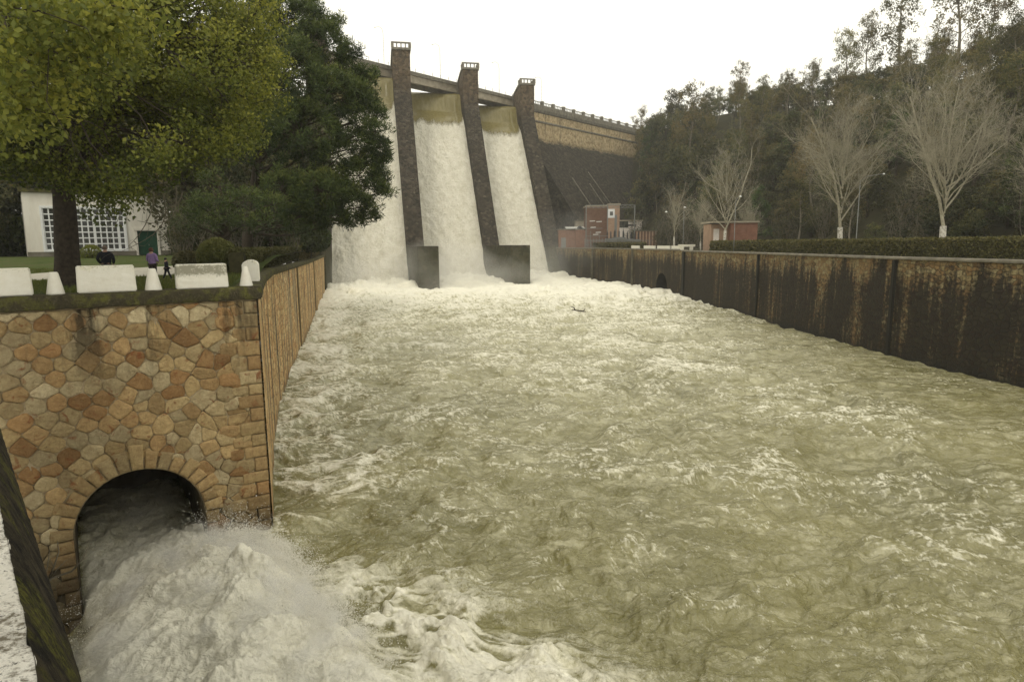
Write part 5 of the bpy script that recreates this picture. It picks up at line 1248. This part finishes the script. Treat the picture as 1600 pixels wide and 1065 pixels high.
mb = MB(); xa, xb, xc = at(873, 360, Y).x, at(899, 360, Y).x, at(914.5, 360, Y).x; zt = at(890, 359, Y).z
bbox(mb, xa, xb, Y, Y+8, 10, zt); bbox(mb, xb+.003, xc, Y-1, Y+7, 10, zt-.1); child_fix(mb.build('wall', M['brickorange']), T)
mb = MB(); bbox(mb, xa-.4, xb, Y-.4, Y+8, zt, zt+.35); child_fix(mb.build('roof', M['dconcrete']), T)
mb = MB(); z1_ = at(890, 353.5, Y).z; xr0 = at(885, 355, Y).x
for k in range(16):
    xx0 = xr0+(xc+.6-xr0)*k/16; xx1 = xr0+(xc+.6-xr0)*(k+.8)/16; mb.hexa([(xx0, Y-1, zt+.36), (xx1, Y-1, zt+.36), (xx1, Y+7, z1_-.3), (xx0, Y+7, z1_-.3), (xx0, Y-1, zt+.5), (xx1, Y-1, zt+.5), (xx1, Y+7, z1_), (xx0, Y+7, z1_)])
bbox(mb, xr0, xc+.6, Y+.5, Y+6.5, zt+.2, zt+.42); child_fix(mb.build('corrugated_roof', M['roofmetal']), T)
mb = MB(); xd = at(905.5, 358, Y).x; mb.add([(xd-1.1, Y-1.1, zt+.4), (xd+1.3, Y-1.1, zt+.4), (xd+.1, Y-1.1, zt+1.5), (xd-1.1, Y+3, zt+.4), (xd+1.3, Y+3, zt+.4), (xd+.1, Y+3, zt+1.5)], [(0, 1, 2), (3, 5, 4), (0, 2, 5, 3), (1, 4, 5, 2)]); child_fix(mb.build('dormer', M['darkmetal']), T)
mb = MB(); xd = at(880.5, 370, Y).x; bbox(mb, xd-.9, xd+.9, Y-.05, Y, 10.3, 10.3+3.8); child_fix(mb.build('door', M['metal']), T)
Y = 262
T = tag(empty('pink_shed', (at(985, 380, Y).x, Y, 10.1)), 'pale pink shed with flat roof behind the switchyard', 'building')
mb = MB(); x0, x1, zt = at(962, 345, Y).x, at(1003, 345, Y).x, at(985, 345.5, Y).z; bbox(mb, x0, x1, Y, Y+7, 10, zt); child_fix(mb.build('wall', M['pinkwall'] if 'pinkwall' in M else M['offwhite']), T)
mb = MB(); bbox(mb, x0-.4, x1+.4, Y-.6, Y+7.2, zt, zt+.45); child_fix(mb.build('roof', M['concrete']), T)
mb = MB(); xw = at(974, 350, Y).x; zw = at(974, 349.5, Y).z; bbox(mb, xw-1.9, xw+1.9, Y-.06, Y, zw-1.6, zw+1.6); child_fix(mb.build('window', M['glass']), T)
mb = MB(); bbox(mb, at(979, 350, Y).x, at(994, 350, Y).x, Y-.06, Y, zw-1.0, zw-.3); child_fix(mb.build('window', M['darkmetal']), T)
Y = 258
T = tag(empty('grey_shed', (at(905, 380, Y).x, Y, 10.1)), 'small drab block building between the brick shed and the brick tower', 'building')
mb = MB(); bbox(mb, at(899, 345, Y).x, at(917, 345, Y).x, Y, Y+5, 10, at(905, 345.5, Y).z); child_fix(mb.build('wall', M['concrete']), T); mb = MB(); bbox(mb, at(898.5, 345, Y).x, at(917.5, 345, Y).x, Y-.3, Y+5.2, at(905, 345.5, Y).z, at(905, 345.5, Y).z+.4); child_fix(mb.build('roof', M['dconcrete']), T)
Y = 232
T = tag(empty('brick_wall', (at(1010, 380, Y).x, Y, 10.1)), 'low red brick yard wall with buttresses right of the switchyard', 'wall')
mb = MB(); x0, x1 = at(993, 360, Y).x, at(1027, 360, Y).x; zt = at(1010, 361, Y).z; bbox(mb, x0, x1, Y, Y+.8, 10, zt); child_fix(mb.build('wall_face', M['brickdark']), T)
mb = MB()
for k in range(7): xx = x0+(x1-x0)*(k+.5)/7; bbox(mb, xx-.25, xx+.25, Y-.35, Y, 10, zt-.15)
child_fix(mb.build('buttress', M['brickpale']), T); mb = MB(); bbox(mb, x0-.1, x1+.1, Y-.45, Y+.9, zt, zt+.25); child_fix(mb.build('coping', M['dconcrete']), T)
# gantry
Y = 226; T = tag(empty('steel_gantry', (at(992, 380, Y).x, Y, 10.1)), 'tall thin steel portal gantry spanning the switchyard before the brick tower', 'gantry'); zt = at(950, 320.5, Y).z
mb = MB(); xl, xr = at(916, 320, Y).x, at(992, 320, Y).x
mb.bar((xl, Y, zt), (xr, Y, zt), .16, .18); mb.bar((xl, Y, zt-.9), (xr, Y, zt-.9), .10)
k = 0
while k < 20: a = xl+(xr-xl)*k/20; b_ = xl+(xr-xl)*(k+1)/20; mb.bar((a, Y, zt-.9 if k % 2 else zt), (b_, Y, zt if k % 2 else zt-.9), .09); k += 1
child_fix(mb.build('beam', M['metal']), T)
for xx in (xl, at(949.5, 320, Y).x, xr):
    mb = MB(); mb.bar((xx, Y, 10), (xx, Y, zt), .30 if xx == xr else .16, .3); child_fix(mb.build('post', M['metal']), T)
# switchgear: transformers with bushings
for i, (px, ww, hh, lb) in enumerate([(932, 8, 3.6, 'grey switchgear frame with ladder like bars before the dark brick wall'), (955, 3.6, 3.4, 'grey transformer tank below the pale stair shaft'), (968, 4.2, 3.8, 'transformer with three dark bushings right of the brick tower'),
                                      (981, 3.8, 3.2, 'transformer with cooling fins below the gantry beam'), (993, 3.4, 3.0, 'small transformer beside the right gantry post')]):
    Y = 222+i*.6; x = at(px, 370, Y).x; T = tag(empty('transformer', (x, Y, 10.15)), lb, 'transformer'); mb = MB()
    if i == 0:
        for k in range(9): mb.bar((x-ww/2+k, Y, 10), (x-ww/2+k, Y, 10+hh+(2.5 if k in (2, 5) else 0)), .14)
        for z in (11.5, 13, 14.4, 17.0): mb.bar((x-ww/2, Y, z), (x+ww/2-(.0 if z < 15 else 2), Y, z), .16)
        child_fix(mb.build('frame', M['metal']), T); mb = MB()
        for k, (dx, z) in enumerate(((-1.5, 19.4), (.8, 19.2), (-1.2, 17.3), (.6, 15.6), (-.3, 14.9))): mb.bar((x+dx-.9, Y-.3, z), (x+dx+.9, Y-.3, z+.08), .28)
        child_fix(mb.build('insulators', M['roofmetal']), T)
    else:
        bbox(mb, x-ww/2, x+ww/2, Y, Y+2.4, 10.2, 10.2+hh); child_fix(mb.build('tank', M['metal']), T); mb = MB()
        for k in range(8): bbox(mb, x-ww/2+.2+k*ww/8, x-ww/2+.32+k*ww/8, Y-.5, Y-.003, 10.6, 10.2+hh-.6)
        child_fix(mb.build('cooling_fins', M['dconcrete']), T)
        for k in range(3):
            mb = MB(); xx = x-ww/3+k*ww/3; pr = [(.12, 0)]
            for j in range(6): pr += [(.30, .12+j*.34), (.14, .26+j*.34)]
            mb.lathe((xx, Y+1, 10.2+hh), pr+[(.08, 2.6)], 8); child_fix(mb.build('bushing', M['darkmetal']), T)
# yard fence
T = tag(empty('wire_fence', (at(940, 383, 219).x, 219, 10.15)), 'pale barred fence panels at the front of the switchyard', 'fence'); mb = MB()
for k in range(40): x = at(917, 380, 219).x+k*.55; mb.bar((x, 219, 10.1), (x, 219, 12.9), .1)
for z in (10.9, 12.8): mb.bar((at(917, 380, 219).x, 219, z), (at(917, 380, 219).x+22, 219, z), .12)
child_fix(mb.build('bars', M['metal']), T)
# low white parapet pieces along the wall top
def lowwall(pa, pb, label, h=.75, th=.45, name='parapet_wall', mat='lichen', capn=None):
    a = Vector((pa[0], pa[1], 10.46)); b = Vector((pb[0], pb[1], 10.46)); mb = MB(); c = (a+b)/2; L_ = (b-a).length
    mb.box((0, 0, h/2), (L_, th, h)); o = mb.build(name, M[mat], None, False, .04); o.location = c; o.rotation_euler = (0, 0, math.atan2((b-a).y, (b-a).x)); return tag(o, label, 'parapet', 'low whitewashed parapet pieces on the far right wall')
def onw(Y, o=.6): x = float(right_edge(Y))+o; return (x, Y)
lowwall(onw(181), onw(176), 'short whitewashed parapet piece beside the dark hedge end'); lowwall(onw(172), onw(164.5), 'whitewashed parapet length left of the arched outlet'); lowwall(onw(162.5), onw(155), 'whitewashed parapet length above the arched outlet'); lowwall(onw(153.5), onw(147.5), 'whitewashed parapet length right of the arched outlet')
T = tag(empty('bench_block', (38.6, 142, 10.4)), 'white bench shaped block at the corner where the walls meet', 'block'); mb = MB(); mb.box((38.4, 141.5, 11.3), (3.6, .6, .5)); mb.box((37.4, 141.5, 10.75), (.7, .5, .75)); mb.box((39.4, 141.5, 10.75), (.7, .5, .75)); child_fix(mb.build('seat', M['lichen']), T)
# brick kiosk
Y = 136; T = tag(empty('brick_kiosk', (at(1150, 377, Y).x, Y, 10.2)), 'flat roofed red brick kiosk with pale doors behind the right hedge', 'building'); x0, xm0, xm1, x1 = (at(p, 350, Y).x for p in (1115, 1129, 1142, 1184)); zt = at(1160, 348, Y).z
mb = MB(); bbox(mb, xm1, x1, Y, Y+8, 10, zt); child_fix(mb.build('wall', M['brick']), T); mb = MB(); bbox(mb, x0, xm1-.003, Y+1.5, Y+7, 10, zt-.2); child_fix(mb.build('wall', M['brickpale'], label='paler set back brick wall'), T)
mb = MB(); bbox(mb, x0-.3, x1+.3, Y-.3, Y+8.3, zt, zt+.35); child_fix(mb.build('roof', M['concrete']), T)
for a, b in ((x0+.5, xm0-.2), (xm0+.9, xm1-.5)):
    mb = MB(); bbox(mb, a, b, Y+1.4, Y+1.5, 10.2, zt-1.2); child_fix(mb.build('door', M['offwhite']), T)

# ------------------------------------------------------------------ street lamps
M['lampwhite'] = M['lampglass']
def street_lamp(px, py, Y, ppx, label, side=-1):
    hd = at(px, py, Y); xp = at(ppx, py, Y).x; z0 = 10.2; T = tag(empty('street_lamp', (xp, Y, z0)), label, 'lamp', 'street lamps along the right bank')
    mb = MB(); mb.tube([(xp, Y, z0), (xp, Y, z0+1.2), (xp, Y, hd.z-.8)], [.10, .065, .045], 8); child_fix(mb.build('pole', M['metal'], None, True), T)
    mb = MB(); mb.tube([(xp, Y, hd.z-.9), (xp+(hd.x-xp)*.3, Y, hd.z-.25), (hd.x, Y, hd.z+.05)], [.05, .045, .04], 6); child_fix(mb.build('arm', M['metal'], None, True), T)
    mb = MB(); r = .0015*Y; d = 1 if hd.x > xp else -1; mb.tube([(hd.x-d*r*1.1, Y, hd.z), (hd.x, Y, hd.z+.03), (hd.x+d*r*1.2, Y, hd.z-.02)], [r*.5, r*.85, r*.35], 10); child_fix(mb.build('lamp_head', M['lampwhite'], None, True), T)
street_lamp(1041, 331, 165, 1054.5, 'street lamp with white head on a short left arm, leftmost on the right bank'); street_lamp(1070, 324, 155, 1069, 'tall street lamp with white head just right of the leftmost one')
street_lamp(1157, 307, 118, 1150, 'street lamp whose white head shows above the brick kiosk'); street_lamp(1381, 272, 84, 1345, 'street lamp with long arm between the two largest bare trees')
# thin lamp posts on the dam crest
for i, (t, h_, lb) in enumerate([(6.0, 16, 'thin curved lamp post on the bridge deck beside the second pier'), (34, 16, 'thin lamp post on the bridge deck left of the third pier'), (69, 16, 'thin lamp post on the bridge deck left of the fourth pier'), (99, 15, 'thin lamp post on the dam crest parapet right of the piers')]):
    q = kp(t, -6.9, 75); T = tag(empty('street_lamp', q), lb, 'lamp', 'thin lamp posts on the dam crest'); mb = MB()
    mb.tube([q, q+Vector((0, 0, h_*.85)), q+Vector((-.4, 0, h_*.96)), q+Vector((-1.6, 0, h_)), q+Vector((-2.6, 0, h_-.2))], [.075, .065, .06, .05, .045], 5); child_fix(mb.build('pole', M['metal'], None, True), T)
    mb = MB(); mb.box(q+Vector((-2.9, 0, h_-.25)), (.6, .25, .12)); child_fix(mb.build('lamp_head', M['metal']), T)

# ------------------------------------------------------------------ near parapet (bottom left)
PDIR = Vector((-.66, .751, 0)).normalized(); PN = Vector((.751, .66, 0)).normalized()      # along the parapet; towards the river
def q_(t, o, z): p = PDIR*t+PN*o; return (p.x, p.y, z)
PP = tag(empty('stone_parapet', (0, 0, 10.3)), 'near stone parapet with whitewashed top and dark mossy edge at the lower left', 'parapet')
def m_paint():
    m = NM('worn whitewash', .85, .25); v = m.src('world'); n = m.noise(v, 9, 9, .75); n2 = m.noise(m.mapv(v, (1, 1, 1)), 42, 7, .75); n3 = m.noise(v, 2.5, 4, .6)
    c = m.mix(m.rng(n, .35, .65), (.60, .57, .49), (.80, .78, .71)); g = m.math('ADD', m.math('MULTIPLY', n2, .55), m.math('MULTIPLY', n, .45))
    c = m.mix(m.rng(m.math('ADD', g, m.math('MULTIPLY', m.math('SUBTRACT', n3, .5), .3)), .50, .60), c, (.15, .13, .09)); c = m.mix(m.rng(n2, .44, .36), c, (.05, .045, .035)); m.col(c)
    b = m.bump(n2, .008, 1); m.bump(n, .03, .8, b); return m.m
def m_moss():
    m = NM('dark moss stone', .95, .15); v = m.src('world'); n = m.noise(v, 11, 9, .75); n2 = m.noise(v, 50, 6, .75); n3 = m.noise(v, 3.2, 4, .6)
    c = m.mix(m.rng(n, .42, .62), (.012, .011, .008), (.065, .052, .032)); c = m.mix(m.math('MULTIPLY', m.rng(n3, .52, .62), m.rng(n2, .42, .6)), c, (.12, .12, .018)); c = m.mix(m.rng(n2, .60, .70, 0, .7), c, (.15, .13, .085)); m.col(c)
    b = m.bump(n2, .012, 1); m.bump(n, .04, 1, b); return m.m
M['paint'] = m_paint(); M['moss'] = m_moss()
def prow(name, prof, t0, t1, mat, amp=.004, dn=260):
    T_ = np.concatenate([np.linspace(t0, 0, 30), np.linspace(.02, 6, dn), np.linspace(6.2, t1, 60)]); V = []
    for t in T_:
        for o, z in prof:
            a = np.array(t*9.0); k = float(gn(a, np.array(o*40+z*31), 5))*amp*1.6+float(gn(a*4, np.array(o*90+z*57), 6))*amp; V.append(q_(t, o+k, z+k*.8))
    n = len(prof); F = [(i*n+k, i*n+k+1, (i+1)*n+k+1, (i+1)*n+k) for i in range(len(T_)-1) for k in range(n-1)]
    return mesh_np(name, V, F, mat, smooth=True)
H1, H2 = CAMZ-.80, CAMZ-1.10
o = prow('painted_top', [(-.62, 10.3), (-.62, H1-.03)]+[(x, H1+.0-.012*(abs(x+.27)/.32)**4) for x in np.linspace(-.6, .05, 26)], -6, 25.5, M['paint']); child_fix(o, PP)
o = prow('mossy_edge', [(.05+(.103)*t_, H1-.008-(H1-H2)*t_**1.25) for t_ in np.linspace(0, 1, 14)]+[(.15, H2-.03), (.10, H2-.06)], -6, 25.5, M['moss'], .0013); child_fix(o, PP)
o = prow('river_face', [(.10, H2-.06)]+[(.10, z) for z in np.linspace(H2-.3, -3, 18)], -6, 25.5, M['dimconc'], .01); child_fix(o, PP)
# bridge walkway behind the parapet
mb = MB(); P_ = [q_(-6, -.6, 0), q_(25.5, -.6, 0), q_(25.5, -5.5, 0), q_(-6, -5.5, 0)]
mb.hexa([(x, y, 9.6) for x, y, z in P_]+[(x, y, 10.3) for x, y, z in P_]); tag(mb.build('walkway', M['concrete']), kind='structure')
# bare twig by the arch
T = tag(empty('bare_twig', at(72, 905, 19)), 'pale forked bare twig sticking out beside the arch at the lower left', 'twig'); mb = MB()
def tw(P_, r): mb.tube([at(*p) for p in P_], [r*(1-.75*k/(len(P_)-1)) for k in range(len(P_))], 6)
tw([(60, 925, 18.6), (80, 903, 18.8), (112, 892, 19), (130, 872, 19.1), (139, 850, 19.2)], .05); tw([(76, 905, 18.8), (84, 885, 18.8), (92, 862, 18.9), (90, 845, 18.9)], .035); tw([(78, 903, 18.8), (88, 890, 18.8), (104, 874, 18.9)], .03); tw([(66, 912, 18.7), (74, 885, 18.7), (78, 856, 18.7)], .028); tw([(84, 885, 18.8), (78, 872, 18.8)], .016); tw([(118, 888, 19), (122, 874, 19)], .014)
child_fix(mb.build('stems', M['palebark'], None, True), T)
# driftwood caught in the current
T = tag(empty('driftwood', gp(905, 489, .3)), 'dark drifting branch with broken stubs in the middle of the river', 'driftwood'); mb = MB(); b = gp(905, 489, .25)
mb.tube([b+Vector((-2.6, 0, -.3)), b+Vector((-1, .3, .35)), b+Vector((.6, .1, .2)), b+Vector((2.2, -.2, -.3))], [.14, .24, .22, .12], 8); mb.tube([b+Vector((-.6, .2, .3)), b+Vector((-.9, .2, .95)), b+Vector((-1.5, .1, 1.15))], [.14, .1, .05], 6); mb.tube([b+Vector((.6, 0, .2)), b+Vector((1.0, .2, .7))], [.1, .05], 6)
child_fix(mb.build('log', M['bark'], None, True), T)
# lawn grass
rs = np.random.default_rng(12); n = 26000; Yg = rs.uniform(24, 44, n); Ug = rs.uniform(.38, .80, n); Xg = -Ug*Yg; ok = Xg < np.array([left_edge(y) for y in Yg])-1.2; ok &= ((Xg-CN[0])*ND[0]+(Yg-CN[1])*ND[1] < -1.0); Xg, Yg = Xg[ok], Yg[ok]; n = len(Xg)
Zg = 10.3+.85*sstep(34, 62, Yg); D = unit(np.stack([rs.normal(0, .35, n), rs.normal(0, .35, n), np.ones(n)], -1)); Q = unit(np.cross(D, rs.normal(size=(n, 3)))); s = rs.uniform(.05, .13, n)
rp = gp(345, 424, 10.45)-gp(-160, 441, 10.45)
P0_ = gp(-160, 441, 10.45); tt_ = (Xg-P0_.x)/rp.x; dpt = np.abs(Yg-(P0_.y+rp.y*tt_)); keep = (Yg-(P0_.y+rp.y*tt_) < -1.4) | (Yg-(P0_.y+rp.y*tt_) > 10.4)
o = foliage_obj('lawn_grass', [quads(np.stack([Xg, Yg, Zg+s*.6], -1)[keep], D[keep], Q[keep], s[keep], s[keep]*.14, rs.uniform(.3, 1, n)[keep])], mat_foliage('grass', [(.03, .05, .012), (.07, .10, .02), (.11, .13, .03)], .3)); tag(o, 'short green lawn grass behind the white blocks', 'grass', kind='stuff')

# ------------------------------------------------------------------ spray, mist, haze
def vol_mat(name, color, dens, fn=None, aniso=0.0):
    m = bpy.data.materials.new(name); m.use_nodes = True; t = m.node_tree; t.nodes.clear(); o = t.nodes.new('ShaderNodeOutputMaterial'); p = t.nodes.new('ShaderNodeVolumePrincipled')
    p.inputs['Color'].default_value = (*color, 1); p.inputs['Density'].default_value = dens; p.inputs['Anisotropy'].default_value = aniso; t.links.new(p.outputs[0], o.inputs['Volume'])
    if fn: fn(m, t, p)
    return m
def soft_ellipsoid(dens, scale, thr, power=1.0):
    def f(m, t, p):
        tc = t.nodes.new('ShaderNodeTexCoord'); ln = t.nodes.new('ShaderNodeVectorMath'); ln.operation = 'LENGTH'; t.links.new(tc.outputs['Object'], ln.inputs[0])
        g = t.nodes.new('ShaderNodeNewGeometry'); nz = t.nodes.new('ShaderNodeTexNoise'); nz.inputs['Scale'].default_value = scale; nz.inputs['Detail'].default_value = 5; nz.inputs['Roughness'].default_value = .6; t.links.new(g.outputs['Position'], nz.inputs['Vector'])
        a = t.nodes.new('ShaderNodeMapRange'); a.inputs[1].default_value = 1.0; a.inputs[2].default_value = .15; a.inputs[3].default_value = -thr; a.inputs[4].default_value = 1-thr*.3; t.links.new(ln.outputs['Value'], a.inputs[0])
        b = t.nodes.new('ShaderNodeMath'); b.operation = 'MULTIPLY_ADD'; b.inputs[1].default_value = 3.4; b.inputs[2].default_value = -1.75; t.links.new(nz.outputs['Fac'], b.inputs[0])
        c = t.nodes.new('ShaderNodeMath'); c.operation = 'ADD'; t.links.new(a.outputs[0], c.inputs[0]); t.links.new(b.outputs[0], c.inputs[1])
        e = t.nodes.new('ShaderNodeMath'); e.operation = 'MULTIPLY'; e.inputs[1].default_value = dens; e.use_clamp = False; d = t.nodes.new('ShaderNodeMath'); d.operation = 'MAXIMUM'; d.inputs[1].default_value = 0; t.links.new(c.outputs[0], d.inputs[0]); t.links.new(d.outputs[0], e.inputs[0]); t.links.new(e.outputs[0], p.inputs['Density'])
    return f
def vol_ell(name, c, r, rz, mat, label, cat):
    me = bpy.data.meshes.new(name); bm = bmesh.new(); bmesh.ops.create_icosphere(bm, subdivisions=4, radius=1); bm.to_mesh(me); bm.free(); me.materials.append(mat); o = bpy.data.objects.new(name, me); COL.objects.link(o); o.location = c; o.scale = r; o.rotation_euler = (0, 0, rz); return tag(o, label, cat, kind='stuff')
jz = math.atan2(ND[1], ND[0]); ax, ay = wall_pt(ARC_S, 0)[:2]
def jp(a, b, z): return (ax+ND[0]*a+LD[0]*b, ay+ND[1]*a+LD[1]*b, z)
vol_ell('spray', jp(4.0, -1.9, .2), (4.4, 2.9, 1.9), jz, vol_mat('thick spray', (.997, .992, .972), 1, soft_ellipsoid(1.7, 1.3, .25)), 'thick white spray boiling out of the arched culvert', 'spray')
vol_ell('spray', jp(9.2, -2.4, .3), (5.6, 2.7, 2.3), jz, vol_mat('spray cloud', (.997, .992, .972), 1, soft_ellipsoid(1.5, 1.1, .25)), 'dense white spray over the right side of the jet', 'spray')
vol_ell('spray', jp(8.0, .6, .2), (7.0, 2.6, 1.9), jz, vol_mat('spray veil', (.997, .992, .972), 1, soft_ellipsoid(.8, 1.0, .3)), 'thin white spray veil over the left side of the jet', 'spray')
vol_ell('spray', jp(-2.0, 0, .8), (4.5, 2.0, 2.2), jz, vol_mat('culvert mist', (.97, .96, .93), 1, soft_ellipsoid(.07, .9, .2)), 'thin mist inside the dark arch mouth', 'mist')
rs = np.random.default_rng(77); n = 130000; a = rs.uniform(-.3, 14.5, n); b = np.where(rs.random(n) < .55, -3.9-.03*a+rs.normal(0, .55, n), -1.3+rs.normal(0, 1.6, n)); b = np.where(a < 1.6, b*.5-1.2, b); a = a+.5
top_ = .3+1.45*np.exp(-((b+2.2)/1.9)**2)*sstep(-.5, 2.2, a)*(1-.35*sstep(8, 14, a)); cl = fbm(a*1.1, b*1.1, 66, 4)
z = top_*(.55+.45*np.abs(rs.normal(0, .8, n)))+.35*cl+np.where(rs.random(n) < .04, rs.random(n)*1.3, 0); V = []; s = rs.uniform(.004, .014, n)*np.where(rs.random(n) < .03, 1.8, 1)
kp_ = ~((a < 1.8) & (z > .9)); a, b, z, s = a[kp_], b[kp_], z[kp_], s[kp_]; n = len(a)
c = np.stack([ax+ND[0]*a+LD[0]*b, ay+ND[1]*a+LD[1]*b, z], -1); tet = np.array([(1, 1, 1), (-1, -1, 1), (-1, 1, -1), (1, -1, -1)])*.8; V = (c[:, None]+tet[None]*s[:, None, None]).reshape(-1, 3)
i4 = np.arange(n)[:, None]*4; F = np.concatenate([i4+np.array(t_) for t_ in ((0, 1, 2), (0, 3, 1), (0, 2, 3), (1, 3, 2))], 1).reshape(-1, 3)
tag(mesh_np('spray_droplets', V, F, M['white'], nper=3), 'flying water droplets above the jet', 'droplets', kind='stuff')
def mist_f(dens):
    return soft_ellipsoid(dens, .07, .15)
vol_ell('mist', (-22, 186, 1), (44, 30, 13), .62, vol_mat('foot mist', (.97, .96, .93), 1, mist_f(.032)), 'pale mist rising at the foot of the waterfalls', 'mist')
vol_ell('mist', (14, 222, 4), (30, 24, 20), .5, vol_mat('drift mist', (.96, .96, .94), 1, mist_f(.012)), 'thin mist drifting past the river wall towards the substation', 'mist')
me = bpy.data.meshes.new('haze'); bm = bmesh.new(); bmesh.ops.create_cube(bm, size=1); bm.to_mesh(me); bm.free(); hz = bpy.data.objects.new('haze', me); COL.objects.link(hz); hz.scale = (1100, 1150, 150); hz.location = (60, 400, 150/2-15)
me.materials.append(vol_mat('haze air', (.95, .95, .92), HAZE)); tag(hz, 'thin damp haze in the valley air', 'haze', kind='stuff')
